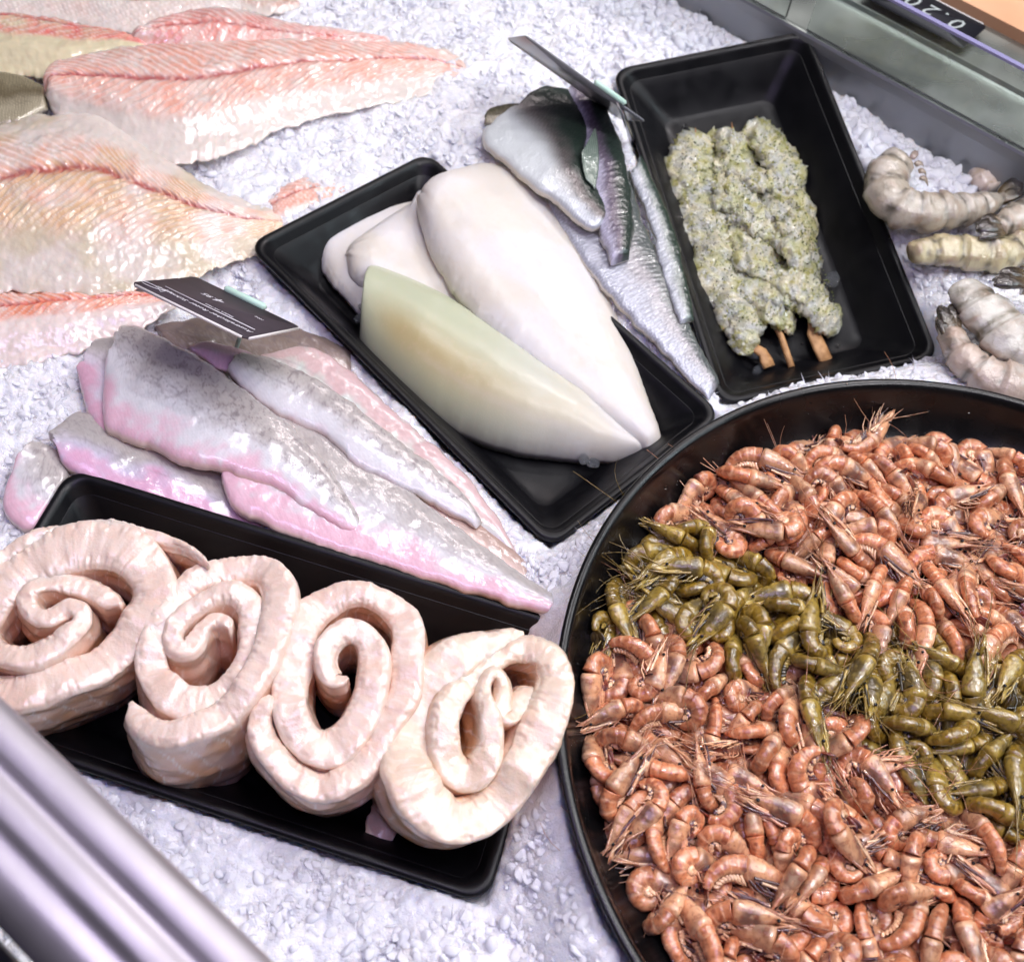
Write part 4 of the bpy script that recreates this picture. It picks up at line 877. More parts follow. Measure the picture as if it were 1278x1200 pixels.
P = RA[None, None] + rd[None, None] * tt_[:, None, None] + ro[None, None] * pf[None, :, 0, None] + np.array([0, 0, 1.0])[None, None] * pf[None, :, 1, None]
b = MB(); b.grid(P, wrap=True, cap=True); rl = obj('front_rail', b, M['rail']); tag(rl, 'polished ribbed metal rail crossing the near left corner, out of focus', 'rail')
b = MB(); R_ = np.array([rd, ro, [0, 0, 1]]).T; b.box(RA + rd * .25 + ro * .11 + np.array([0, 0, -.03]), (1.0, .11, .02), R_); tag(obj('counter_front', b, M['void']), kind='structure')

# ------------------------------------------------------------------ pan edge, glass, steel and wood at the far right
ZL = .040
def lipp(t, o, z): return LIPA + LD * t + LN * o + np.array([0, 0, z - ZL])
def strip(name, prof, m, t0=-1.0, t1=1.2, n=24):
    pf = np.array(prof, float); tt = np.linspace(t0, t1, n); smooth_ = False
    P = LIPA[None, None] + LD * tt[:, None, None] + LN * pf[None, :, 0, None] + np.array([0, 0, 1.0]) * (pf[None, :, 1, None] - ZL)
    b = MB(); b.grid(P); o = obj(name, b.mesh(name, False), m); return o
tag(strip('pan_wall', [(-.008, -.12), (-.001, .030), (.0, .0375), (.0012, .0396)], M['steel_dark']), kind='structure')
o = strip('counter_ledge', [(.0012, .0396), (.003, .0402), (.006, .0400), (.062, .0400), (.0635, .0412), (.065, .0450), (.0668, .0450), (.068, .0418), (.13, .0418), (.1315, .046), (.133, .048), (.20, .048)], M['steel']); tag(o, kind='structure')
def px_t(x, y, z, off):    # parameter along the lip of the point seen at a pixel
    p = back(x, y, z); return float((p - LIPA) @ LD)
def pane(name, t0, t1, z0, z1, o0, label, lean=0.0):
    th = .004; b = MB(); pts = []
    root = thing(name, tuple(lipp(t0, o0, z0)), label, 'glass panel')
    def bx(ta, tb, oa, ob, za, zb):
        v = []
        for t in (ta, tb):
            for o_ in (oa, ob):
                for z in (za, zb): v.append(lipp(t, o_ + lean * (z - z0), z) - lipp(t0, o0, z0))
        m_ = MB(); m_.add(np.array(v), [(0, 1, 3, 2), (4, 6, 7, 5), (0, 4, 5, 1), (2, 3, 7, 6), (0, 2, 6, 4), (1, 5, 7, 3)]); return m_
    obj('pane', bx(t0, t1, o0, o0 + th, z0, z1), M['glass'], root).data.polygons.foreach_set('use_smooth', [False] * 6)
    obj('polished_edge', bx(t0, t1, o0 - .0002, o0 + th + .0002, z1 + .0001, z1 + .0022), M['glassedge'], root).data.polygons.foreach_set('use_smooth', [False] * 6)
    return root
tR = px_t(1003, 42, ZL, 0); tL = px_t(975, 28, ZL, 0)
pane('divider_glass', tR, 1.1, ZL + .0015, ZL + .058, .002, 'clear pane standing on the steel edge to the right of the gap')
pane('divider_glass', -.9, tL, ZL + .0015, ZL + .058, .002, 'clear pane standing on the steel edge to the left of the gap')
# label behind the glass
lz = .0505; l0 = back(1229, 54, lz); l1 = back(1232, 33, lz); l2 = back(1165, -2, lz)
ldir = -LD; tl_ = (l1 - LIPA) @ LD; on_ = (l1 - LIPA) @ LN; of_ = (l0 - LIPA) @ LN
hh_ = .042; wl = .100
root = thing('price_label', tuple(lipp(tl_ - wl, on_ - hh_, lz)), 'black label with pale digits stuck behind the glass next to the wooden top', 'price label')
Mx = Matrix.Translation(lipp(tl_, on_, lz)) @ Matrix((Vector(-LD), Vector(-LN), Vector((0, 0, 1)))).transposed().to_4x4()
root.matrix_world = Mx
obj('label_panel', card_mesh(wl, hh_, .004, .0012), material('black_label', L4(24, 24, 32), .4), root)
b = MB(); b.box((wl / 2, -.0006, -.0006), (wl - .008, .0012, .0014)); obj('white_edge', b, M['cardedge'], root)
me = text_mesh('O.2', .024, 'digits'); 
for s_, x in (('0', .012), ('.', .030), ('2', .038), ('0', .055)):
    o = obj('digit', text_mesh(s_, .024, 'digit'), material('pale_digit', L4(170, 178, 176), .6), root); o.location = (x, .010, .0003)
# wooden top
wz = .052; wa, wb = back(1200, 0, wz), back(1278, 40, wz); wo = ((wa - LIPA) @ LN + (wb - LIPA) @ LN) / 2
b = MB(); b.box(lipp(.4, wo + .15, wz - .010), (1.6, .30, .020), np.array([LD, LN, [0, 0, 1]]).T); me = b.mesh('wooden_top', False)
o = obj('wooden_top', me, M['wood']); tag(o, 'pale wooden counter top in the extreme upper right corner', 'counter top')

# ------------------------------------------------------------------ stray ice chips and drops
def chip(x, y, z, s, label, seed, m='iceclear', flat=.6, grp=None):
    me = chunk_mesh(200 + seed, M[m]); p = backv(np.array([[x, y]], float), z)[0] if not callable(z) else backv(np.array([[x, y]], float), z(np.array([[x, y]], float)))[0]
    o = obj('ice_chip', me); o.location = p; o.scale = (s, s * .75, s * flat); o.rotation_euler = (0, 0, seed * 1.3)
    return tag(o, label, 'ice chip', grp)
chip(1040, 350, on_plane(T_SKEW, -.029), .0105, 'clear lump of ice beside the right skewer', 1)
chip(938, 442, on_plane(T_SKEW, -.030), .0075, 'ice splinter touching the left skewer end', 2)
chip(944, 462, on_plane(T_SKEW, -.032), .0062, 'small ice splinter just below the one at the left skewer end', 3)
chip(728, 572, on_plane(T_SQUID, -.024), .0070, 'clump of ice stuck to the lower edge of the olive squid tube', 4)
chip(741, 578, on_plane(T_SQUID, -.026), .0055, 'smaller ice clump hanging from the olive squid tube near its tip', 5)
chip(446, 398, on_plane(T_SQUID, -.026), .0055, 'frosty ice crumb at the lower end of the whitest squid tube', 6)
chip(452, 384, on_plane(T_SQUID, -.024), .0045, 'tiny ice crumb just above the frosty one on the whitest squid tube', 7)
for k, (x, y, s) in enumerate(((855, 157, .0030), (1046, 430, .0018), (1092, 403, .0014), (1034, 222, .0012), (1003, 250, .0012))):
    me = chunk_mesh(240 + k, M['water']); o = obj('water_drop', me); px_ = np.array([[x, y]], float); o.location = backv(px_, on_plane(T_SKEW, -.0352)(px_))[0]; o.scale = (s, s * .8, s * .4)
    tag(o, ['largest water drop on the upper slope of the skewer tray', 'water drop right of the wooden paddle in the skewer tray', 'tiny drop in the right part of the skewer tray floor', 'tiny drop right of the top of the skewers', 'tiny drop right of the right skewer'][k], 'water drop', 'water drops in the skewer tray')

# beads of water left on the black dishes (uncountable, one object)
for k in range(3): src.objects.link(bpy.data.objects.new('x_drop_%d' % k, chunk_mesh(250 + k, M['water'])))
dp = []
for t, n_ in ((T_SKEW, 60), (T_SQUID, 70), (T_ROLL, 70)):
    for _ in range(n_):
        a_ = rng.uniform(-t[6] / 2 + .045, t[6] / 2 - .045); b_ = rng.uniform(-t[7] / 2 + .045, t[7] / 2 - .045); cc_, ss_ = math.cos(t[2]), math.sin(t[2])
        x_, y_ = t[0] + a_ * cc_ - b_ * ss_, t[1] + a_ * ss_ + b_ * cc_; dp.append((x_, y_, tray_z(t, x_, y_, -.0358)))
for _ in range(110):
    an = rng.uniform(1.2, 4.6); zf = rng.uniform(.006, .022); rr_ = np.interp(zf, [.006, .013, .024], [.2352, .2332, .2278]); dp.append((BOWL[0] + rr_ * math.cos(an), BOWL[1] + rr_ * math.sin(an), BOWL[2] - zf))
dp = np.array(dp); sz = .0003 + .0011 * rng.random(len(dp)) ** 3
scatter_object('water_beads', dp, np.zeros((len(dp), 3)), np.stack([sz, sz * .9, sz * .6], -1), rng.integers(10, 13, len(dp)), 'tiny water beads on the black dishes')

SHRIMP = """
6 0 1.21 281.4 203.4 7.4 0.963 0.23 0.125 -0.063 41
8 0 1.04 322.4 392.3 3.1 0.104 0.836 0.539 0.003 19
0 0 1.14 196 444.3 3.4 0.089 0.871 0.482 0.025 5
8 1 1.22 219.1 312.1 4.1 0.078 0.98 -0.17 -0.07 3
4 0 1.01 176.7 390.3 3.1 0.021 0.734 -0.67 -0.111 5
5 1 1.2 347.1 293.1 3.6 0.669 0.083 -0.023 -0.738 0
6 1 1.08 339.6 286.5 13.1 0.48 0.625 -0.318 -0.528 0
2 1 1.18 141.7 291.7 13 0.732 0.262 0.461 0.428 74
9 0 1.06 131.1 241.4 11.2 0.38 0.522 -0.366 -0.67 77
0 0 1.14 147.3 199.5 3.7 0.115 0.419 0.897 0.079 32
2 0 1.11 231.7 392.2 4 0.129 0.941 0.31 -0.048 5
3 0 1.01 147.4 391.1 11.2 0.041 0.365 -0.606 -0.706 3
5 0 1.18 257.2 213.4 6.4 0.144 0.963 0.203 -0.104 79
4 0 1.19 119.2 409.9 11.2 0.084 0.507 -0.713 -0.477 88
1 0 1.11 306.9 117.5 3.5 0.108 0.042 -0.082 -0.99 0
0 1 1.08 269.2 281.4 15.9 0.456 0.497 -0.31 -0.67 63
0 0 1.23 238.6 158.9 10.7 0.335 0.691 0.639 0.036 112
0 1 1.08 179.8 310.4 3.3 0.662 0.028 0.125 0.738 9
1 0 1.21 293.2 190.7 17.9 0.027 0.627 -0.573 -0.528 64
9 0 1.09 107.1 171.8 3.3 0.016 -0.009 0.995 0.103 59
1 1 1.08 83.6 326.8 3.5 0.978 0.098 0.061 -0.174 35
6 0 1.07 101.3 385.1 9.9 0.889 0.362 0.262 0.102 59
7 0 1 359 421.4 3.6 0.138 0.914 0.379 -0.037 0
2 0 1.05 223.3 175.2 3.4 0.77 0.03 0.116 0.626 23
2 1 1.04 135.5 369.7 3.3 0.116 0.846 0.52 -0.01 6
4 0 1 268.5 439.4 3 0.003 -0.578 0.809 0.104 16
2 0 1.12 177.1 290.1 4.1 0.99 0.109 0.084 0.03 39
9 0 1.09 234.4 201.7 3.5 0.145 0.975 -0.144 -0.084 40
1 0 0.99 173 265.9 2.9 0.798 0.099 0 -0.594 12
8 1 1.02 161.6 298.4 3.1 0.377 -0.021 0.108 0.92 7
7 0 1.22 366.5 444.7 9.4 0.739 0.333 -0.041 -0.584 0
8 1 1.01 99.9 306.8 3.6 0.046 0.906 -0.404 -0.116 20
1 0 1.08 246.5 463.9 3.4 0.938 0.057 0.083 0.332 33
3 0 1.23 198.7 333.4 4.3 0.095 0.993 0.021 -0.072 3
6 0 1.01 151.3 287.4 8.3 0.629 0.091 0.38 0.672 51
4 0 1.09 235 420.9 4 0.988 0.118 0.078 -0.06 6
6 1 1.19 99.1 366 4.2 0.978 0.109 0.053 -0.171 30
6 1 0.98 301.4 280.6 5.2 0.027 -0.123 0.199 0.972 8
6 1 1 265.5 283.5 3.1 0.962 0.108 0.041 -0.246 9
0 1 1.22 284.5 304.5 4 0.098 0.495 0.861 0.062 11
9 0 1.16 301.9 187.7 4.1 0.541 0.01 0.159 0.826 9
5 0 1.05 74.1 250.7 3.2 0.982 0.071 0.057 0.168 24
9 1 1.1 259.5 256.9 3.5 0.094 0.912 0.398 0.027 17
2 0 1.04 250 232.1 3.9 0.103 0.15 0.978 0.106 23
3 0 1.21 303.4 434 5.2 0.151 0.965 0.204 -0.07 34
8 0 1.23 154.6 385.5 4.4 0.018 -0.436 0.892 0.117 13
1 1 1 202.7 318.3 3.1 0.857 0.103 0.013 -0.504 6
0 0 1.12 249.2 189.4 3.3 0.032 0.001 0.995 0.091 22
3 0 1.03 257.7 453.1 11.6 0.451 0.633 -0.268 -0.569 33
6 0 1.09 239.6 444.8 3.4 0.102 0.396 0.911 0.058 9
1 1 1.17 331 235.4 3.6 0.059 0.199 0.976 0.07 0
8 0 1.17 94.2 184.2 3.8 0.109 0.808 0.579 0.006 55
3 0 1.03 79.2 311.1 6.6 0.073 0.681 -0.67 -0.287 25
2 1 1.07 196 304.8 4.3 0.224 -0.973 0.062 -0.003 6
8 1 1.08 175.9 314.4 16.6 0.697 0.548 0.463 -0.007 56
8 1 1.16 259.3 299.6 3.8 0.109 0.67 0.734 0.023 19
8 0 1.18 212.3 428.9 3.9 0.061 -0.06 0.097 0.992 19
3 0 1.07 164.4 170.3 3.3 0.11 0.788 0.605 0.003 50
0 1 1.09 128.8 329.7 4.1 0.043 -0.3 0.939 0.164 3
7 1 1 262 233.5 3.1 0.74 0.014 0.102 0.664 9
7 0 1.08 166.9 407.5 3.5 0.113 0.713 0.692 0.011 6
7 0 1.23 192.9 383.6 6.4 0.973 0.176 0.102 -0.112 29
0 0 1.11 338.9 342.1 3.4 0.975 0.101 0.078 0.181 0
0 0 1.12 154 418.7 8.9 0.011 0.121 -0.259 -0.958 17
5 0 1.14 210.8 370.5 3.5 0.993 0.076 0.038 0.076 8
3 0 1.13 337.5 435.3 5.2 0.613 0.185 -0.052 -0.767 14
4 0 1.19 145.3 399.5 4.1 0.114 0.815 0.569 -0.004 28
9 1 1.05 99.1 327.1 6.1 0.182 0.163 -0.06 0.968 40
2 0 1.06 224 150.1 3.5 0.398 0.109 -0.062 -0.909 64
5 0 1.21 168.8 135.9 4.6 0.086 -0.074 0.094 0.989 51
3 1 1.11 131.9 354.9 3.9 0.027 -0.435 0.892 0.124 21
2 0 1.23 117.1 191.6 4.2 0.921 0.064 0.101 0.372 24
1 1 1.18 326.6 250.2 3.7 0.466 -0.004 0.096 0.879 0
3 1 1.1 122.1 333.4 13.1 0.496 0.756 0.423 -0.055 46
1 0 1.1 186.7 164.9 3.5 0.184 -0.045 0.092 0.978 63
1 0 1.21 112.5 262 3.9 0.615 0.006 0.097 0.783 11
2 0 1.01 286.1 131.8 3.1 0.923 0.062 0.094 0.367 0
6 0 1.11 238.1 341.7 3.6 0.771 0.031 0.105 0.628 8
5 1 1.04 100 336.3 3.1 0.058 0.036 -0.075 -0.995 13
4 1 1.07 124.3 366.5 17.5 0.796 0.196 0.51 0.259 47
1 0 1.19 122.8 242.6 4.4 0.907 -0.244 0.012 0.343 74
7 0 1.08 102.5 247.3 3.7 0.727 0.018 0.12 0.676 53
7 0 1.18 133.1 297.8 4.2 0.868 0.05 0.113 0.481 13
2 0 0.98 151.8 433.7 3.2 0.025 -0.421 0.898 0.124 11
0 0 1.24 297.4 158.8 4 0.11 0.991 0.062 -0.048 29
3 1 1.23 158.4 312.4 15.1 0.568 0.396 -0.181 -0.698 61
1 0 1.16 309.2 450.3 4.4 0.377 -0.041 0.118 0.918 66
7 0 1.03 70.6 204.3 5.9 0.757 0.106 0.258 0.592 21
5 0 1.15 211.7 436.4 16.4 0.903 0.384 0.095 -0.166 68
5 0 1.03 146.2 229.8 2.9 0.078 0.991 0.106 -0.028 38
2 0 1.08 182.6 427.7 3.7 0.982 0.116 0.065 -0.137 19
5 0 0.99 340.1 330 2.8 0.009 -0.443 0.892 0.089 0
9 0 1 132.4 152.6 5.4 0.244 0.208 -0.258 -0.911 61
2 1 1.02 246.8 241.2 5.4 0.009 0.162 0.28 -0.946 51
7 0 1.03 200.8 194.3 3.5 0.182 0.097 -0.085 -0.975 3
0 0 1.2 86.9 281 3.8 0.661 -0.064 -0.074 0.744 38
3 0 1.04 182.9 131.2 11.7 0.145 0.455 -0.545 -0.689 43
9 0 1.19 357.8 382.4 3.6 0.116 0.503 0.851 0.093 0
8 0 0.98 122.7 386.5 3.1 0.184 0.088 -0.081 -0.976 28
8 1 1 329.6 270.2 3.2 0.89 0.055 0.11 0.439 0
8 0 1.22 268.9 409.2 4.3 0.749 0.035 0.107 0.653 8
4 0 1.19 236.8 134 4.1 0.649 0.111 -0.024 -0.752 27
3 0 0.98 181.7 264.9 3.2 0.769 0.03 0.126 0.626 5
9 0 1.22 280.3 322.6 4.9 0.069 0.296 -0.952 -0.023 24
9 0 1.04 288.7 146.3 3.2 0.969 0.138 0.087 0.188 7
3 0 1.13 215 185.6 3.8 0.111 0.614 0.781 0.029 31
2 1 1.03 168.9 316 8.5 0.153 0.245 -0.29 -0.912 18
9 0 1.23 206.7 414.5 3.9 0.962 0.1 0.051 0.251 23
2 0 1.08 299.8 364.1 3.7 0.595 -0.001 0.134 0.792 8
5 1 1.13 161.7 331.7 3.7 0.584 0.054 -0.06 -0.808 16
6 0 1.13 288.6 376.2 5 0.782 0.18 -0.003 -0.596 15
2 0 1.05 316 332.9 3.5 0.004 -0.072 0.101 0.992 7
3 0 1.17 250.1 380.8 4 0.687 0.115 -0.021 -0.718 18
7 0 1.24 168.3 228.4 9.5 0.808 0.195 0.309 0.463 95
1 0 1.13 251.2 155.6 3.6 0.996 0.081 0.039 0.026 48
6 0 1 231.2 322.7 15 0.594 0.285 -0.191 -0.728 61
9 1 1.19 256 348.4 4.3 0.001 0.447 0.892 0.068 7
6 1 1.15 175.6 325.5 19.7 0.543 0.727 0.344 -0.243 70
6 0 1.11 154.4 156.8 3.6 0.954 0.104 0.035 -0.279 56
4 0 1.15 315.9 425.3 4.9 0.019 -0.487 0.857 0.168 24
9 0 1.05 346.6 378.9 3.1 0.108 0.398 0.904 0.114 0
2 0 1.06 353.5 388.6 12.5 0.481 0.81 0.314 -0.121 0
3 0 1.11 276.7 348.8 13.5 0.497 0.59 0.528 0.355 36
6 0 1 200.7 148 3.2 0.165 0.091 -0.087 -0.978 77
6 0 1.13 210.8 131.1 3.7 0.089 0.308 0.945 0.067 5
1 1 1.03 280.1 259.3 3.1 0.03 0.703 -0.705 -0.09 24
1 1 1.05 272.1 233.7 9.9 0.451 0.151 0.254 0.842 56
6 0 1.21 96 209.7 4.2 0.108 0.837 0.537 -0.004 9
8 0 1.13 79.8 269.2 3.9 0.116 0.645 0.754 0.034 84
6 0 1.04 366.9 459 3.5 0.067 -0.121 0.984 0.114 0
9 0 1.16 303.7 139 6.3 0.094 0.619 -0.775 -0.088 0
3 0 1.24 121.9 287 4.3 0.07 0.086 0.99 0.089 31
3 0 1.21 310.3 429 14.6 0.678 0.609 0.381 0.159 52
7 0 1.19 218.2 106.4 4.9 0.193 -0.07 0.147 0.968 0
0 0 1.07 158.2 202.9 3.7 0.122 0.974 -0.157 -0.104 18
1 0 1.13 198.7 344.5 12.6 0.882 0.018 0.29 0.37 55
1 0 1.13 248 125.4 3.6 0.005 0.433 -0.897 -0.09 0
3 0 1 225.7 188.9 9 0.368 0.915 -0.136 -0.092 62
1 0 1.16 142 146.8 14.8 0.904 0.423 -0.062 0.007 127
7 0 1.12 230 166.9 19.7 0.8 0.554 0.23 -0.035 95
8 0 1.12 316.2 139.9 12.1 0.26 0.685 -0.591 -0.337 0
3 0 1.17 60.6 268.1 12.1 0.108 0.738 -0.552 -0.373 123
0 0 1 161.5 359.6 2.8 0.303 -0.005 0.101 0.948 6
7 0 1.04 255 176.4 3.2 0.044 -0.198 -0.831 0.517 58
1 1 1.24 230.2 322.8 4.2 0.694 0.025 0.098 0.713 21
1 1 1.05 174.7 336.4 3.2 0.069 0.965 -0.241 -0.074 5
9 1 1 271.8 247.9 2.8 0.081 0.81 -0.57 -0.112 12
6 0 1.06 232.2 234.2 7.3 0.233 0.293 0.906 0.197 35
9 0 1.13 167.8 187.8 10 0.246 0.857 -0.321 -0.318 59
6 0 0.99 206.6 266.9 3.6 0.115 0.205 0.967 0.099 26
7 1 1.06 203.6 297 11.2 0.071 -0.29 0.831 0.469 34
3 1 1.05 293.7 310.3 3 0.693 -0.353 0.292 -0.557 28
8 0 1.02 165.4 146.2 10.1 0.155 0.047 0.36 0.919 63
1 0 1.19 289.9 423.6 3.8 0.733 -0.064 0.137 -0.663 43
1 1 1.23 104.2 350.1 14.8 0.182 0.333 -0.86 -0.341 78
3 0 1.22 274.4 444.7 12.8 0.404 -0.011 0.515 0.756 61
7 0 1.09 129.2 268.7 13.4 0.678 0.566 0.458 0.1 49
4 0 1 151.3 104.6 3.5 0.81 0.041 0.135 0.569 0
8 1 1.07 226.2 300.5 3.3 0.052 -0.049 0.993 0.093 3
9 0 1.12 298.1 386.9 3.7 0.082 0.075 0.981 0.159 17
4 0 1.08 358.3 410.4 3.6 0.041 -0.273 0.955 0.106 0
4 0 1.17 207.4 389.4 4.2 0.086 0.977 -0.173 -0.094 11
5 1 1.17 293.7 234.4 3.7 0.087 0.679 0.728 0.023 20
6 0 1.21 307.7 127.7 18.7 0.342 0.253 -0.064 -0.903 0
4 0 1.1 263.5 139.5 3.7 0.047 0.856 -0.503 -0.11 19
6 0 1.04 140.2 189 3.6 0.579 0.126 -0.039 -0.805 22
9 0 1.22 157.8 399.2 16.8 0.351 0.146 0.614 0.691 67
7 0 1.21 180.6 151.4 13 0.497 -0.045 0.392 0.773 103
4 0 1.03 298.3 401.1 3.1 0.176 -0.739 -0.613 0.216 38
4 0 1.15 312.2 472.1 4.7 0.799 0.157 0.003 -0.581 71
1 1 1.19 334.9 255.5 13.1 0.117 0.763 0.628 -0.102 0
0 0 1.23 242.4 371.7 10.9 0.227 0.143 0.952 0.145 46
7 0 0.99 157.4 215 3.1 0.065 0.942 -0.315 -0.096 26
4 1 1.03 268.5 294.5 5 0.655 0.034 0.218 0.723 10
3 0 1.09 208.3 459.9 11.6 0.235 0.64 -0.505 -0.53 27
6 0 1.12 280.2 188.8 9.3 0.009 0.493 -0.785 -0.375 35
5 0 1.18 268.1 207.6 3.7 0.965 0.06 0.067 0.247 50
9 0 1.12 152.2 253 4.1 0.035 -0.154 -0.986 -0.058 20
6 0 1.11 154.5 187.3 13.8 0.546 0.365 0.444 0.61 100
9 0 1.04 99.5 232.6 6.9 0.024 0.915 -0.34 0.215 70
5 0 1.15 346.1 449.8 6.6 0.812 0.046 -0.309 0.493 0
3 0 1.13 286.7 331.1 13.3 0.587 0.799 0.029 -0.126 52
3 0 1.23 109.3 219.3 4.3 0.006 0.62 -0.776 -0.118 20
5 0 1.01 204 446.3 14 0.937 0.282 0.17 -0.121 43
8 0 1.06 339.8 469.4 3.5 0.064 0.001 0.993 0.098 9
8 1 1.1 301.1 250.7 5.4 0.671 0.166 0.001 -0.723 8
0 0 1.02 112.6 136.8 3.3 0.73 0.044 0.125 0.67 61
1 0 1.16 108.3 285.2 15.1 0.547 0.279 -0.271 -0.741 93
6 0 1.19 260.5 110.9 13.3 0.586 0.768 0.229 -0.125 0
4 0 0.98 141.6 264.6 2.9 0.071 0.977 -0.187 -0.078 10
3 0 1.22 94.6 296.4 14.1 0.489 0.674 -0.217 -0.509 74
0 0 1 100.5 249.2 14.2 0.906 0.403 0.117 0.056 85
1 0 1.06 251.9 436.4 3.2 0.452 -0.706 0.495 -0.23 21
8 0 1.11 81.1 230.6 15.7 0.793 0.581 0.016 -0.184 109
8 0 1.04 79.7 249.6 13.6 0.072 0.259 -0.777 -0.57 90
5 0 1.17 207.3 403.3 17.5 0.103 0.541 -0.737 -0.391 64
1 1 1.2 139.2 343.2 13.7 0.267 -0.054 0.325 0.906 65
3 0 1.04 113.3 299.7 5.8 0.505 -0.001 0.253 0.825 28
5 0 1.02 138.8 403 13.4 0.392 0.847 -0.356 0.051 35
9 1 1.11 317.8 207.2 4.7 0.923 0.052 -0.069 0.374 0
2 0 1.02 202.2 186.2 9.5 0.955 -0.039 -0.062 0.289 85
5 0 1.22 306.4 170.5 11.1 0.025 0.953 -0.203 -0.223 7
4 1 1.2 236.5 303 12.3 0.962 0.098 0.25 0.056 78
5 0 1.2 182.2 393.5 13.4 0.345 0.465 0.811 0.087 43
5 0 1.09 318.6 161.3 14.4 0.349 0.822 0.426 -0.145 1
1 0 1.08 312.1 346.4 8 0.845 0.026 -0.236 -0.479 41
9 0 1.1 254.3 199.6 11.4 0.174 0.974 -0.11 0.093 94
8 0 1.01 168.2 268.1 12.3 0.84 0.44 0.246 0.199 70
7 0 0.99 141.6 125.8 10.1 0.244 0.579 -0.511 -0.586 34
2 0 1.15 296.3 340.6 14.2 0.678 0.684 0.158 -0.215 42
4 1 1.03 249.3 269.3 3.3 0.113 0.524 0.843 0.039 9
4 0 1.23 280.8 132.4 13.3 0.374 0.306 -0.087 -0.871 28
3 0 1.13 288.6 473.9 4.7 0.805 0.164 0.005 -0.57 34
0 0 1.13 245.6 147.1 16 0.218 0.613 -0.596 -0.47 97
7 0 1.21 198.2 362.1 13.2 0.436 0.64 0.534 0.339 65
0 0 1.06 272.7 326.3 13 0.516 0.271 0.711 0.393 59
7 0 0.98 193.5 113.8 3.1 0.112 0.766 0.633 0.002 0
1 0 1.04 131.6 126.6 4.6 0.147 0.521 0.84 0.029 14
6 0 1.1 334.3 412.8 6.7 0.042 0.073 0.167 -0.982 20
3 0 1.02 179.5 438.6 15.8 0.713 0.579 0.081 -0.389 52
2 0 1.05 139 184.5 13.6 0.866 0.368 0.101 -0.323 105
9 0 1.17 111.9 200.7 7.3 0.024 0.49 -0.813 -0.314 77
4 1 1.08 116 376 11.5 0.672 0.685 0.279 -0.045 35
8 1 1.07 110 364.7 14.5 0.175 0.082 0.585 0.788 66
1 1 1.04 202.5 276.6 3.1 0.234 -0.024 0.094 0.967 28
4 0 1.12 216.3 344.9 13 0.059 0.312 0.758 0.57 40
3 1 1.24 85.7 351.4 12.6 0.883 0.423 0.189 0.078 92
4 0 1.02 83.2 230.3 5.2 0.166 0.966 -0.131 -0.148 15
0 1 1.2 116.7 313 6.3 0.134 0.119 0.029 0.983 34
6 1 1.18 309.1 277.1 14 0.677 0.598 0.423 0.072 17
3 1 1.14 151.7 302.1 20.9 0.52 0.667 -0.195 -0.496 96
2 1 1.12 256.1 227.4 14.6 0.764 0.023 0.243 0.598 101
3 1 1.01 285 230.3 20 0.03 0.146 -0.483 -0.863 70
0 0 1.13 91.7 282.4 13.5 0.765 0.495 0.056 -0.407 93
7 0 1.24 192.4 249.6 4.2 0.05 -0.298 0.951 0.068 32
5 1 1.17 176.2 338.2 15 0.045 -0.156 0.967 0.196 74
3 1 1.1 299.5 309.9 12.7 0.385 0.656 -0.395 -0.515 44
9 1 1.1 171 298.3 12.9 0.887 0.116 0.109 0.434 88
5 0 1.21 177.2 198.8 18.6 0.026 0.141 0.906 0.399 133
9 0 0.98 213.2 144.4 9 0.261 0.786 -0.489 -0.276 87
7 0 1.03 196 228.7 3.6 0.113 0.29 0.947 0.081 31
5 0 1.23 186.2 206.6 12.8 0.26 0.094 0.934 0.227 85
5 0 1.15 345.5 320.2 5.2 0.32 0.037 0.299 -0.898 0
2 1 1.2 319.4 289.7 19.6 0.642 0.612 -0.099 -0.451 20
6 0 1.12 173.2 408.5 12.9 0.84 0.368 0.363 0.166 35
7 0 0.99 219.2 381.2 9.5 0.059 -0.156 0.985 -0.054 4
6 0 1.12 65.8 215.5 13.2 0.683 -0.044 0.344 0.643 92
4 0 1.14 279 466.4 11.6 0.252 0.009 0.848 0.467 53
0 0 1 185.5 454.5 3.2 0.961 -0.132 0.048 0.237 28
7 1 1.1 225.3 274.3 3.8 0.526 -0.017 0.127 0.841 10
0 0 1.23 98.2 216.7 13.6 0.248 -0.128 0.503 0.818 113
8 0 1 215.6 233.8 7 0.126 0.957 0.033 0.258 34
1 0 0.99 355.8 403.4 10.6 0.108 -0.716 -0.685 -0.083 0
3 0 1.01 330.3 368.1 3.3 0.008 0.989 -0.116 -0.086 4
2 0 1.16 165.4 106.7 7.5 0.589 0.021 0.267 0.762 0
5 0 1.21 148.2 413.5 21.5 0.496 0.856 0.091 -0.118 95
2 0 1.02 261.1 346.5 19.5 0.702 0.072 0.62 0.343 50
2 1 1.2 185.8 309.4 18.9 0.731 0.175 0.144 0.644 117
0 0 1.04 268 357.7 10.6 0.139 0.656 -0.678 -0.303 9
9 0 1.12 227.9 402.2 7.9 0.001 0.053 0.135 0.989 35
2 0 1.18 222.8 466.8 3.9 0.006 0.533 -0.84 -0.103 31
1 0 1.01 125.3 208.8 17.1 0.581 0.287 0.318 0.692 95
6 1 1.1 113.3 311 17.4 0.917 0.123 0.177 0.334 84
1 0 1.21 225.9 111.4 16.4 0.247 0.952 -0.175 0.05 0
8 0 1.07 328.8 352.8 3.5 0.05 0.089 0.86 -0.499 17
7 0 1.19 172.9 255.6 15.6 0.819 0.196 0.336 0.421 87
3 0 1.1 208.7 204.3 11.7 0.322 0.082 0.493 0.804 50
4 0 1.23 101.5 160.8 4.3 0.99 0.095 0.062 -0.081 152
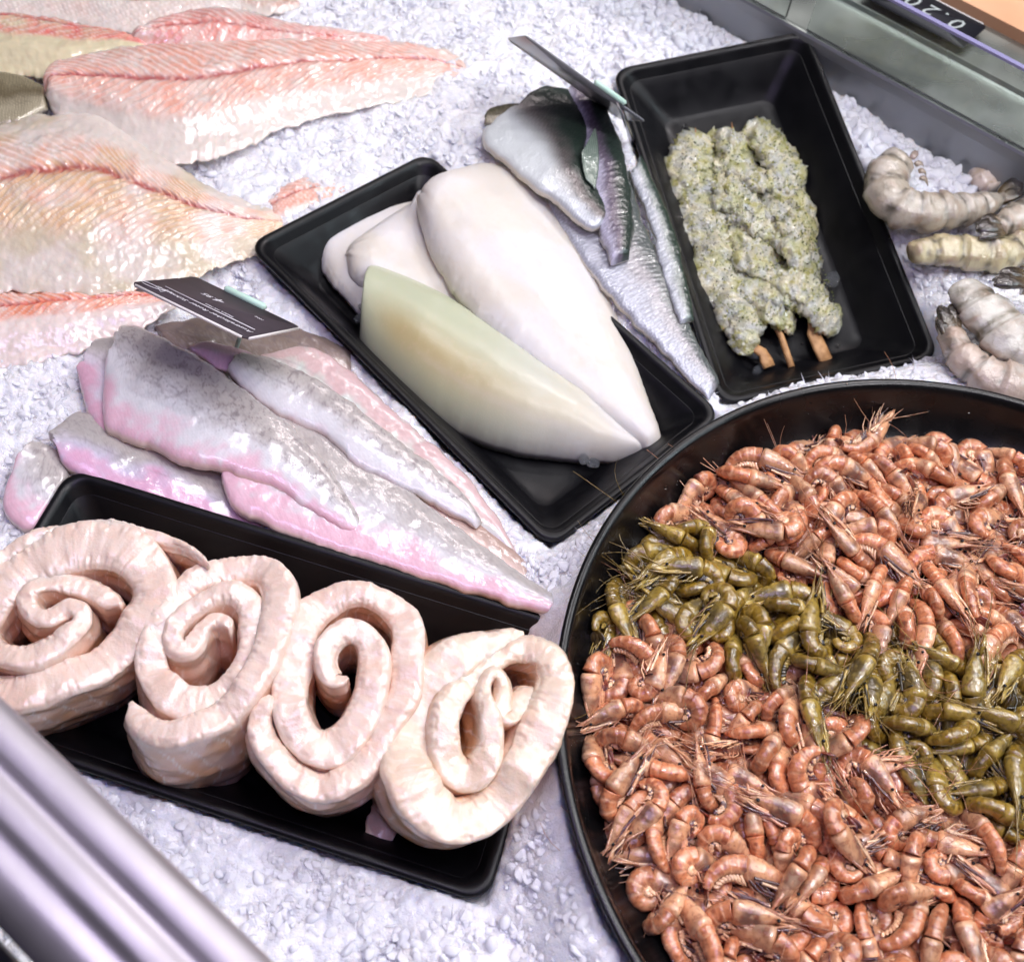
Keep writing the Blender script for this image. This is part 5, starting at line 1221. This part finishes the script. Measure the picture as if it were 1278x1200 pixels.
3 1 1.08 144.5 327.6 12.3 0.738 0.453 0.449 0.22 30
7 0 1.19 143.2 372.7 11.2 0.038 0.343 0.937 -0.06 103
4 0 1 257 181.7 11.9 0.003 -0.968 -0.238 0.078 94
2 0 1.07 249 421.1 12.3 0.526 0.796 0.001 -0.299 46
6 0 1.02 269.4 386.1 3.1 0.104 0.575 0.811 0.037 3
1 0 1.08 334.1 356.5 18 0.032 0.11 0.66 0.742 10
7 1 1.09 329 186.9 3.5 0.106 0.81 0.577 -0.006 0
4 1 1.04 330.3 228.1 13.2 0.3 0.329 -0.035 -0.895 0
9 1 1.09 278.1 256.9 13 0.113 0.105 -0.391 -0.907 70
3 1 1.13 283.9 247.9 18.9 0.73 0.568 0.266 0.271 83
8 1 1.04 265.6 315.4 13.9 0.464 0.705 -0.39 -0.368 28
7 0 1.16 237.2 348.8 12.7 0.377 0.632 0.677 0.029 37
0 0 1.16 256.1 324.7 18.8 0.538 0.375 -0.305 -0.691 100
3 0 1.09 348.1 344.2 13.1 0.141 0.079 -0.399 -0.903 0
0 1 1.1 71.1 312.7 13.7 0.26 0.817 -0.464 -0.222 90
8 0 1.03 314.1 396.4 7.9 0.423 -0.118 -0.038 -0.898 32
4 0 1.2 231 390.8 18.2 0.106 -0.154 0.892 0.411 69
2 1 1.07 253.8 320.3 8 0.685 -0.053 -0.003 -0.726 37
7 1 1.06 136.9 311.5 13.2 0.172 0.424 0.889 0.013 44
8 0 1.22 263.9 158 13.2 0.328 0.717 -0.573 -0.222 109
1 1 1.06 208.2 285.9 7.9 0.186 0.037 0.981 -0.05 44
5 0 1.03 206.6 253.3 12.2 0.864 0.2 0.166 -0.431 36
3 0 1.08 218.2 355.8 16.9 0.327 0.876 0.161 -0.316 51
7 0 1.11 227.4 219.1 11.7 0.335 0.077 0.772 0.534 63
9 1 1.14 239.1 240.8 13.1 0.184 0.847 -0.464 -0.183 111
5 1 1.08 300.1 234 11.6 0.008 -0.575 -0.818 0.019 44
7 0 1.16 333.5 368.1 13.6 0.877 0.329 0.171 -0.307 7
3 1 0.99 221.2 251.5 2.9 0.076 0.979 -0.174 -0.078 34
5 1 1.22 273.1 262.2 19.7 0.539 0.661 0.514 -0.094 82
4 1 1.1 158.4 355.7 11.8 0.332 0.079 0.782 0.521 69
7 0 1.1 262.2 134.4 13.8 0.8 0.067 -0.064 -0.593 14
0 0 1.1 278.2 206.3 18.1 0.532 0.213 0.734 0.365 111
2 0 1.05 109.5 141.7 12.3 0.525 0.674 0.49 0.176 101
0 1 1.19 183.8 266 19.7 0.313 0.718 -0.558 -0.273 110
9 0 1.1 245.6 438.1 13.9 0.709 0.565 -0.145 -0.396 62
5 0 1 156.1 246 16.3 0.54 0.731 0.397 -0.128 70
4 0 1.07 222.3 128.9 18 0.053 -0.217 0.471 0.853 14
4 0 1.11 122 172.1 11.7 0.958 0.107 0.239 -0.119 106
0 1 1.07 194.9 278.2 11.4 0.944 -0.058 -0.178 0.273 52
8 1 1.01 272.4 301.6 19.6 0.167 0.128 0.664 0.718 65
8 0 1.21 314.5 322.5 7 0.99 -0.037 -0.045 0.132 26
0 0 1.02 100.5 181.9 12.4 0.702 0.162 0.365 0.59 84
6 0 1.17 164.3 135.1 15.9 0.231 0.043 0.913 0.333 121
5 0 1.09 302.5 365.9 14.1 0.541 0.1 0.324 0.77 81
3 0 1.11 243 344.9 21.6 0.253 0.52 -0.522 -0.627 65
4 0 1.16 161.8 236.1 16.9 0.728 0.44 0.506 0.144 73
8 0 0.98 185.3 351.2 4.6 0.015 -0.718 -0.666 0.199 26
5 1 1.11 296.9 288.6 12.8 0.957 0.285 0.032 0.033 57
4 0 1.1 332.6 401.2 15.5 0.482 0.226 -0.036 -0.846 31
7 1 1.09 292.8 209.4 11.2 0.358 -0.007 0.569 0.74 51
6 0 0.98 227.2 442.8 14.4 0.582 0.737 -0.161 -0.303 49
5 1 0.98 324.1 206.6 13 0.018 -0.276 -0.948 -0.161 0
8 0 1.11 205.5 103.5 15.6 0.285 0.957 0.004 -0.06 0
5 1 1.1 121.1 342.8 19.6 0.018 0.042 -0.974 -0.221 85
6 0 1.07 241.2 115.5 12 0.07 -0.961 -0.245 -0.111 0
4 0 1.01 272.4 172.2 14.9 0.435 0.835 0.163 -0.296 62
5 1 1.07 259.2 292.2 14.4 0.258 0.66 0.672 0.215 66
6 0 1.15 209 332.2 21.5 0.462 0.278 0.479 0.693 83
8 1 1.19 223.1 268.8 13.7 0.848 0.242 0.114 0.457 86
2 0 1.18 172.7 360.6 13.5 0.424 0.882 -0.205 -0.019 82
3 0 0.98 114.6 189.2 15.6 0.064 0.621 -0.72 -0.305 104
3 0 1.11 302.3 412.8 13.6 0.981 0.004 0.145 0.131 77
6 0 1.19 114.3 258.6 16.7 0.268 -0.017 0.937 0.222 125
8 0 1.13 244.9 328.5 18.1 0.693 0.262 0.602 0.298 59
1 0 1.19 139.5 210.4 13.8 0.077 0.341 0.935 0.064 132
0 0 1.16 148.8 170.7 13.1 0.99 0.11 0.039 -0.084 148
9 0 1 330.9 380.7 13.5 0.613 0.666 0.005 -0.426 29
5 0 1.24 261.8 390.2 9.9 0.193 0.975 -0.034 0.099 71
7 0 1.12 290.3 355.5 11.2 0.189 -0.382 0.89 0.161 40
7 0 1.14 199.7 130.7 12.2 0.099 0.269 -0.158 -0.945 78
9 0 1.05 233.7 463.7 10.3 0.224 -0.86 -0.453 0.066 67
0 1 1.21 339.8 305 14.1 0.47 0.791 0.383 -0.08 1
2 1 1.24 299.3 247.8 20.5 0.276 0.579 -0.744 -0.188 80
9 0 1.07 235.1 405 17.2 0.608 0.67 -0.248 -0.346 68
4 0 1.11 237.1 188 18.6 0.102 0.705 -0.48 -0.512 84
3 0 1 193.2 417.4 4.9 0.294 -0.339 0.846 -0.289 23
2 0 1.18 195.5 193.3 24.4 0.124 0.91 -0.252 -0.307 137
0 0 1.15 158.8 435.6 14.1 0.944 0.291 -0.035 -0.148 90
0 0 1.04 193.4 377.7 17.3 0.034 0.438 -0.611 -0.658 66
9 0 1.2 186.4 118.4 13.1 0.106 -0.246 0.763 0.589 0
0 0 1.12 232.7 374.6 21 0.908 0.211 -0.066 -0.354 94
1 0 1.22 322.4 447.6 15.8 0.277 0.758 -0.531 -0.257 71
2 0 1.19 76.4 198.7 18.2 0.747 0.438 0.201 0.457 133
2 0 1.01 149.4 253.7 14.3 0.092 0.477 -0.477 -0.732 51
8 0 1.04 216.1 237.2 16.7 0.861 0.224 -0.19 -0.415 108
3 0 1.2 151.8 385.3 21.3 0.689 0.48 0.198 -0.506 80
1 0 0.99 100.5 194.8 17 0.401 0.176 -0.119 -0.891 112
3 0 1.01 231.5 205.1 14.6 0.944 0.226 0.048 0.235 102
6 0 1.22 316 371.8 17.8 0.188 0.837 0.418 -0.298 60
4 0 1.19 212.5 167.6 14.1 0.63 0.73 0.247 0.098 103
2 1 1.05 261.2 272.1 18.9 0.743 0.666 -0.064 0.018 90
1 0 1.07 281.4 423.3 13.2 0.948 0.217 -0.039 0.229 56
0 0 0.99 148.2 120 2.8 0.028 0.578 -0.81 -0.094 17
4 0 1.01 144.5 271.4 10.8 0.955 0.021 0.263 0.137 75
1 0 0.98 161 371.8 14.2 0.469 0.799 0.247 0.284 35
5 0 1.13 122.2 277.9 13.6 0.009 0.226 -0.116 -0.967 101
6 0 1.14 176.5 172.6 20.5 0.196 0.481 -0.526 -0.673 104
3 0 1.02 189 174.9 12.2 0.425 0.21 -0.544 -0.693 62
5 0 1.2 181 219.2 12.1 0.215 -0.905 0.312 0.194 117
0 1 1.11 99.1 324.9 16.8 0.354 0.218 -0.35 -0.84 87
5 0 1.14 267.7 379.9 13.5 0.972 0.225 -0.028 -0.064 85
1 1 1.15 309.9 310.9 17.7 0.148 0.457 -0.857 -0.184 53
4 0 1.03 147.9 240.7 3.5 0.142 0.291 -0.832 0.452 59
1 0 1.19 205.5 246.3 20.6 0.071 0.383 -0.32 -0.864 100
2 1 1.09 70.2 298.4 3.2 0.649 -0.223 0.318 -0.655 65
4 0 1.11 189.8 406.6 16.2 0.343 0.365 0.75 0.432 68
4 0 1.01 168.3 181 18.5 0.032 -0.772 0.443 0.454 82
0 0 1.05 242.4 412.4 12.2 0.17 0.947 -0.176 -0.208 44
9 0 1.1 284.6 358.2 20.1 0.787 0.142 0.343 0.492 74
4 0 1.17 276.3 405.8 15.4 0.863 0.192 0.085 -0.46 79
2 1 1.1 301.1 267.6 24.4 0.066 0.1 0.815 0.568 85
1 1 1.13 245.6 261 18.3 0.544 0.742 0.312 -0.236 76
7 1 1.18 246.9 277.9 17 0.231 0.638 0.713 0.176 111
4 0 1.08 290.9 147 16.1 0.029 0.725 -0.585 -0.362 27
2 0 0.98 332.1 466.7 11.6 0.33 0.04 0.77 0.544 43
4 0 1.13 189.5 233.2 13.3 0.223 0.56 0.73 0.324 59
1 1 1.23 280.2 283.1 19.4 0.701 0.173 -0.057 0.689 103
1 0 0.99 276.4 163.2 12.6 0.876 0.244 -0.198 0.366 99
3 1 1.1 187.9 289.4 19.5 0.496 0.856 0.076 -0.122 77
9 1 1.15 221.8 287.4 15.4 0.646 -0.132 -0.118 -0.743 61
0 0 1.11 266.3 355.3 21.7 0.431 0.756 -0.442 -0.218 77
5 0 1.01 140.8 222.2 8.6 0.955 0.189 -0.158 -0.166 58
9 0 1.11 215.9 369 19.7 0.253 0.246 0.236 0.905 80
4 0 1 95.3 263.6 13.9 0.104 0.787 0.582 0.175 94
3 0 1 270.6 459.2 11.2 0.606 0.726 -0.003 -0.325 34
5 0 1.07 287.2 174.4 13 0.01 -0.335 -0.941 0.045 108
1 0 1.03 204.1 423.5 17.1 0.849 0.317 0.135 -0.399 63
6 1 1.11 210.5 316.8 14.8 0.022 -0.256 -0.96 0.115 103
0 0 1.23 295.4 320.4 21.2 0.162 0.468 -0.778 -0.386 83
5 0 1.04 263.9 422.7 11.9 0.476 -0.281 0.06 -0.831 56
0 0 1.24 128.1 134.9 14.2 0.427 0.289 0.784 0.346 123
0 0 1.07 226.8 348.8 20 0.25 0.538 -0.643 -0.485 69
2 1 1.2 285.3 217.1 22.6 0.623 0.745 0.082 -0.226 104
7 0 1.12 251.8 397.9 17.3 0.827 -0.207 0.143 0.504 58
4 0 1.18 170.1 374 25.1 0.048 -0.117 0.116 0.985 107
4 0 1.2 211.5 217.4 5.4 0.314 -0.404 -0.48 0.713 108
6 1 1.2 135.4 317.1 23.1 0.443 0.181 -0.085 -0.874 131
0 0 1.02 87.2 192.3 12.8 0.123 0.526 -0.769 -0.341 88
9 1 1.21 217.5 295.4 23.7 0.427 0.282 -0.464 -0.723 100
"""

# ------------------------------------------------------------------ the small shrimp in the round bowl
CURLS = [1.4, 2.6, 3.3, 3.7, 4.1, 2.2, 3.5, 4.3, 3.0, 1.0]
def centre(curl):
    La, Lc, Lt = .0225, .0235, .008
    pts = []; rad = []
    for t in np.linspace(1, 0.0, 4): pts.append((Lc * t, -.0015 * t * t)); rad.append(np.interp(t, [0, .5, 1], [.0060, .0044, .0010]))
    x = y = 0.; a = np.pi + .05; m = 7
    for i in range(1, m + 1):
        a += curl / m * (1.15 if i > 2 else .7); x += La / m * np.cos(a); y += La / m * np.sin(a)
        pts.append((x, y)); rad.append(np.interp(i / m, [0, .3, 1], [.0060, .0056, .0028]))
    a += .15; pts.append((x + Lt * np.cos(a), y + Lt * np.sin(a))); rad.append(.002)
    return np.array(pts), np.array(rad), a
PAL = {0: dict(base=(212, 136, 92), fleck=(128, 52, 34), band=(250, 212, 172), head=(222, 164, 120), belly=(236, 188, 146), dark=(84, 56, 58), tip=(56, 40, 52), hair=(206, 150, 116)),
       1: dict(base=(142, 112, 34), fleck=(90, 68, 20), band=(200, 170, 84), head=(158, 132, 54), belly=(160, 136, 70), dark=(48, 44, 36), tip=(34, 32, 30), hair=(150, 124, 62))}
def ring_tube(C2, dors, r, nseg=18, ven=.78, zz=.80):
    a = np.linspace(0, 2 * np.pi, nseg, endpoint=False); ca, sa = np.cos(a), np.sin(a)
    k = np.where(ca > 0, 1.0, ven)
    P = np.zeros((len(C2), nseg, 3))
    P[..., :2] = C2[:, None] + (r[:, None] * (ca * k)[None])[..., None] * dors[:, None]
    P[..., 2] = r[:, None] * sa[None] * zz
    return P, ca
def build_shrimp(vi, ol, seed):
    r_ = np.random.default_rng(seed); pal = PAL[ol]; cp, rad, aend = centre(CURLS[vi]); out = {}
    def frame(C2, rev=1):
        t = np.gradient(C2, axis=0); t /= np.linalg.norm(t, axis=1, keepdims=True); return t, rev * np.stack([t[:, 1], -t[:, 0]], -1)
    # abdomen
    n = 48; S = spline(np.c_[cp[3:11], rad[3:11]], n); C2 = S[:, :2]; t, d = frame(C2)
    s = np.linspace(0, 1, n); f = s * 6; fr = f - np.floor(f); r = S[:, 2] * (.93 - .075 * fr) ; r[-1] *= .5
    P, ca = ring_tube(C2, d, r); nz = fbm(P[..., 0] * 420, P[..., 1] * 420, P[..., 2] * 420, seed, 3)
    P = P + nz[..., None] * .0004
    P[..., 2] *= (1 - .10 * np.sin(s * 9))[:, None]
    col = mix(np.broadcast_to(c(*pal['base']), P.shape), np.broadcast_to(c(*pal['fleck']), P.shape), sm(.0, .45, nz) * .75)
    col = mix(col, np.broadcast_to(c(*pal['band']), P.shape), (np.exp(-((fr - .88) / .10) ** 2)[:, None] * sm(-.7, .3, ca)[None] * sm(-.5,.3,fbm(P[..., 0] * 200, P[..., 1] * 200, 3, seed + 31, 2))) * .55)
    col = mix(col, np.broadcast_to(c(*pal['belly']), P.shape), np.broadcast_to(sm(-.2, -.8, ca)[None], P.shape[:2]) * .7)
    g = sm(.15, .5, fbm(P[..., 0] * 150, P[..., 1] * 150, P[..., 2] * 150, seed + 3, 2)); col = mix(col, np.broadcast_to(c(*pal['dark']), P.shape), g * .65 * sm(.7, .1, s)[:, None])
    b = MB(); b.grid(P, wrap=True, col=col, cap=True); out['abdomen'] = b
    # carapace: from the joint forwards, ending in a pointed rostrum
    n = 22; S = spline(np.c_[cp[0:4][::-1], rad[0:4][::-1]], n); C2 = S[:, :2]; t, d = frame(C2, -1); s = np.linspace(0, 1, n)
    r = np.interp(s, [0, .08, .35, .6, .8, 1], [.0058, .0064, .0059, .0044, .0026, .0006]); C2 = C2 + d * (.0012 * s ** 2)[:, None]
    P, ca = ring_tube(C2, d, r, ven=.95, zz=.74); P[0] = P[0] * .9 + P[0].mean(0) * .1
    nz = fbm(P[..., 0] * 380, P[..., 1] * 380, P[..., 2] * 380, seed + 7, 3)
    grv = np.exp(-((s - .42) / .04) ** 2)[:, None] * .0005; ctr_ = P.mean(1, keepdims=True); dr = (P - ctr_) / (np.linalg.norm(P - ctr_, axis=-1, keepdims=True) + 1e-6)
    P = P + dr * (nz * .0004 - grv)[..., None]
    col = mix(np.broadcast_to(c(*pal['head']), P.shape), np.broadcast_to(c(*pal['fleck']), P.shape), sm(.05, .5, nz) * .5)
    g = sm(-.1, .4, fbm(P[..., 0] * 120, P[..., 1] * 120, 5, seed + 9, 2) + .2 * (ca < 0)[None]); col = mix(col, np.broadcast_to(c(*pal['dark']), P.shape), g * .8 * (sm(0, .2, s) * sm(.9, .5, s))[:, None])
    col = mix(col, np.broadcast_to(c(*pal['band']), P.shape), np.broadcast_to(sm(.6, 1, ca)[None] * .35, P.shape[:2]))
    b = MB(); b.grid(P, wrap=True, col=col, cap=True)
    tip = C2[-1]; f3 = lambda x, y, z=0: np.array([x, y, z])
    sp = np.array([f3(*(C2[12] + d[12] * r[12] * .9)), f3(*(C2[-1] + d[-1] * .0012)), f3(tip[0] + .006, tip[1] + .0016)]); b.grid(tube(sp, [.0009, .0008, .0002], 5), wrap=True, col=c(*pal['hair']), cap=True)
    for sgn in (-1, 1):    # antennal scales
        q0 = f3(tip[0] - .004, tip[1] - .0008, sgn * .0016); q1 = f3(tip[0] + .002, tip[1] - .0016, sgn * .0026); q2 = f3(tip[0] + .006, tip[1] - .002, sgn * .0026)
        b.grid(tube(np.array([q0, q1, q2]), [.0008, .0016, .0003], 6, .4), wrap=True, col=c(*pal['head']), cap=True)
    out['carapace'] = b
    b = MB()
    for sgn in (-1, 1):
        bm_ = []; th = np.linspace(0, np.pi, 5)
        e0 = f3(tip[0] - .0035, tip[1] + .0012, sgn * .0026); P = np.array([[e0 + .00095 * np.array([math.cos(q), math.sin(q) * math.cos(w), math.sin(q) * math.sin(w)]) for w in np.linspace(0, 2 * np.pi, 7, endpoint=False)] for q in th]); b.grid(P, wrap=True, col=(.01, .01, .012))
    out['eyes'] = b
    # legs under the carapace, swimmerets under the abdomen
    b = MB()
    for k in range(5):
        for sgn in (-1, 1):
            x0 = .002 + k * .0034; p0 = f3(x0, -.0042, sgn * .002); ln = r_.uniform(.010, .015)
            an = -.35 - r_.uniform(0, .55); p1 = p0 + f3(ln * .5 * math.cos(an), ln * .5 * math.sin(an), sgn * r_.uniform(0, .002)); p2 = p1 + f3(ln * .6 * math.cos(an + .5), ln * .6 * math.sin(an + .5), sgn * r_.uniform(-.001, .001))
            cc = [pal['hair'], pal['belly'], pal['dark']][r_.integers(0, 3)]; b.grid(tube(np.array([p0, p1, p2]), [.0007, .0005, .0002], 4), wrap=True, col=c(*cc))
    S = spline(np.c_[cp[3:11], rad[3:11]], 11); t, d = frame(S[:, :2])
    for k in range(1, 10):
        for sgn in (-1, 1):
            p0 = f3(*(S[k, :2] - d[k] * S[k, 2] * .65), sgn * .0022); ln = .0052 * (1 - .04 * k); dv = -d[k] * math.cos(.5) - t[k] * math.sin(.3)
            p1 = p0 + f3(*(dv * ln * .5), sgn * .0004); p2 = p0 + f3(*((dv * 1.0 - t[k] * .25) * ln), -sgn * .0003)
            b.grid(tube(np.array([p0, p1, p2]), [.0009, .0011, .0003], 5, .5), wrap=True, col=c(*(pal['belly'] if r_.random() < .7 else pal['dark'])))
    for k in range(12):   # mouthparts and folded claws streaking forward along the lower front
        sgn = 1 if k % 2 else -1; xs = r_.uniform(.003, .014); w0 = .0066 - .22 * xs
        p0 = f3(xs, -w0 * r_.uniform(.55, 1.0), sgn * r_.uniform(.002, .0048)); p2 = f3(r_.uniform(.022, .032), r_.uniform(-.0045, -.0005), sgn * r_.uniform(.0005, .003)); p1 = (p0 + p2) / 2 + f3(0, -.0006, sgn * .0005)
        cc = [pal['band'], pal['hair'], pal['head'], pal['dark']][r_.integers(0, 4)]; b.grid(tube(np.array([p0, p1, p2]), [.0008, .0007, .0002], 5), wrap=True, col=c(*cc))
    out['legs'] = b
    # tail fan
    b = MB(); e = cp[10]; dirv = np.array([math.cos(aend), math.sin(aend)]); nv_ = np.array([-dirv[1], dirv[0]])
    for k, sp_ in enumerate((-.62, -.3, 0, .3, .62)):
        ln = .0088 if k != 2 else .0080; d3 = f3(*(dirv * math.cos(sp_)), math.sin(sp_)) ; st = f3(*(e - dirv * .001))
        q = np.array([st + d3 * ln * tt_ + f3(*(nv_ * .0005 * (k % 2))) for tt_ in (0, .25, .5, .75, .93, 1)])
        tg = d3; w = np.cross(tg, f3(*nv_)); w /= np.linalg.norm(w); a = np.linspace(0, 2 * np.pi, 8, endpoint=False); rr = np.array([.0008, .0015, .0019, .0019, .0011, .0003])
        P = q[:, None] + rr[:, None, None] * (np.cos(a)[None, :, None] * w + .22 * np.sin(a)[None, :, None] * f3(*nv_))
        dk = sm(.2, .9, np.linspace(0, 1, 6)); cc = mix(np.broadcast_to(c(*pal['fleck']), P.shape), np.broadcast_to(c(*pal['tip']), P.shape), np.broadcast_to(dk[:, None], P.shape[:2]))
        b.grid(P, wrap=True, col=cc, cap=True)
    out['tail_fan'] = b
    # feelers
    b = MB()
    for k in range(6):
        ln = r_.uniform(.030, .055) if k < 3 else r_.uniform(.010, .018); th = r_.uniform(-.5, .7) if k < 3 else r_.uniform(-.5, .4); cv = r_.normal(0, 26) if k < 3 else r_.normal(0, 30); q = [f3(tip[0] - .001, tip[1], r_.uniform(-.001, .001))]; ph = r_.uniform(-.35, .35)
        for i in range(8): th += cv * ln / 8; q.append(q[-1] + ln / 8 * f3(math.cos(th) * math.cos(ph), math.sin(th) * math.cos(ph), math.sin(ph)))
        b.grid(tube(np.array(q), np.linspace(.00030, .00010, 9) if k < 3 else np.linspace(.0004, .00012, 9), 3), wrap=True, col=c(*pal['hair']))
    out['feelers'] = b
    return out
M['shrimp0'] = material('cooked_pink_shell', vcol=True, rough=.3, sss=.04, sssr=(1, .4, .25), ssss=.002, coat=.9, coatr=.05, objrand=.25, var=[(480, .52, .62, L4(150, 70, 50), .5), (260, .55, .7, L4(232, 186, 144), .5)], bump=[('noise', 600, .22, .0008), ('noise', 200, .4, .002)])
M['shrimp1'] = material('olive_brown_shell', vcol=True, rough=.3, sss=.08, sssr=(1, .7, .3), ssss=.002, coat=.9, coatr=.05, objrand=.28, var=[(480, .52, .62, L4(74, 56, 18), .6), (260, .55, .7, L4(184, 162, 90), .45)], bump=[('noise', 600, .22, .0008), ('noise', 200, .4, .002)])
M['eye'] = material('black_eye', (.01, .01, .012, 1), .1)
SHAPES = {}; RAW = {}
for vi in range(10):
    for ol in (0, 1):
        d_ = build_shrimp(vi, ol, 300 + vi * 2 + ol); RAW[vi, ol] = d_; SHAPES[vi, ol] = {k: v.mesh(k) for k, v in d_.items()}
        for k, me in SHAPES[vi, ol].items(): me.materials.append(M['eye'] if k == 'eyes' else M['shrimp%d' % ol])
ROWS = np.array([[float(v) for v in l.split()] for l in SHRIMP.strip().split('\n')])
def shrimp_label(ol, vi, loc, q):
    px_ = project(np.array([tuple(loc)]))[0]; h = project(np.array([tuple(loc + q @ Vector((.02, 0, 0)))]))[0] - px_
    dr = ('to the right', 'down', 'to the left', 'up')[int(((math.degrees(math.atan2(h[1], h[0])) + 45) % 360) // 90)]
    cu = 'tightly curled' if CURLS[vi] > 3.65 else ('hook shaped' if CURLS[vi] > 2.4 else 'nearly straight')
    r = math.hypot(loc.x - BOWL[0], loc.y - BOWL[1])
    x, y = px_; c_ = np.interp(x, [740, 800, 860, 950, 1050, 1150, 1278, 1350], [720, 710, 725, 770, 835, 890, 960, 990])
    if ol: reg = 'rim end of the olive band' if x < 850 else ('upper middle of the olive band' if x < 960 else ('middle of the olive band' if x < 1070 else ('lower middle of the olive band' if x < 1170 else 'right end of the olive band')))
    elif y < c_: reg = ('upper left rim' if x < 960 else ('upper rim' if x < 1120 else 'upper right corner of the heap')) if r > .175 else ('area just above the olive band' if x < 1090 else ('right border above the olive band' if x > 1190 else 'middle of the upper heap'))
    else: reg = ('left wall of the bowl' if y < 980 else 'lower left wall of the bowl') if r > .18 else ('lower right corner' if x > 1130 and y > 1050 else ('bottom edge of the picture' if y > 1090 else ('area just below the olive band' if y < c_ + 170 else 'middle of the lower heap')))
    return '%s %s shrimp, head %s, %s' % (cu, 'olive' if ol else 'pink brown', dr, reg)
LAB = {0: ('small pink brown cooked shrimp heaped in the round black bowl', 'pink brown shrimp in the round bowl'),
       1: ('small olive brown shrimp in the diagonal band across the round black bowl', 'olive brown shrimp in the round bowl')}
CUT = np.sort(ROWS[:, 10])[-300]      # the 300 shrimp that show largest are things of their own
for ol in (0, 1):
    R_ = ROWS[ROWS[:, 1] == ol]; R_ = R_[np.argsort(-R_[:, 10])]; rest = []
    for i, r in enumerate(R_):
        loc = Vector(r[3:6] / 1000); q = Quaternion(r[6:10]).normalized(); s = r[2]; mw = Matrix.LocRotScale(loc, q, Vector((s, s, s)))
        if r[10] >= CUT:
            root = bpy.data.objects.new('shrimp', None); root.empty_display_size = .01; C.objects.link(root); root.matrix_world = mw
            tag(root, shrimp_label(ol, int(r[0]), loc, q), 'shrimp', LAB[ol][1])
            for k, me in SHAPES[int(r[0]), ol].items(): o = bpy.data.objects.new(k, me); C.objects.link(o); o.parent = root
        else: rest.append((int(r[0]), mw))
    if rest:
        b = MB()
        for vi, mw in rest:
            A = np.array(mw)
            for mb_ in RAW[vi, ol].values(): b.add(np.vstack(mb_.V) @ A[:3, :3].T + A[:3, 3], np.vstack(mb_.Q) if mb_.Q else (), np.vstack(mb_.T) if mb_.T else (), np.vstack(mb_.C))
        me = b.mesh('shrimp_heap_rest'); me.materials.append(M['shrimp%d' % ol])
        tag(obj('shrimp_heap_rest', me), 'further ' + ('pink' if ol == 0 else 'olive') + ' shrimp mostly buried in the heap', kind='stuff')
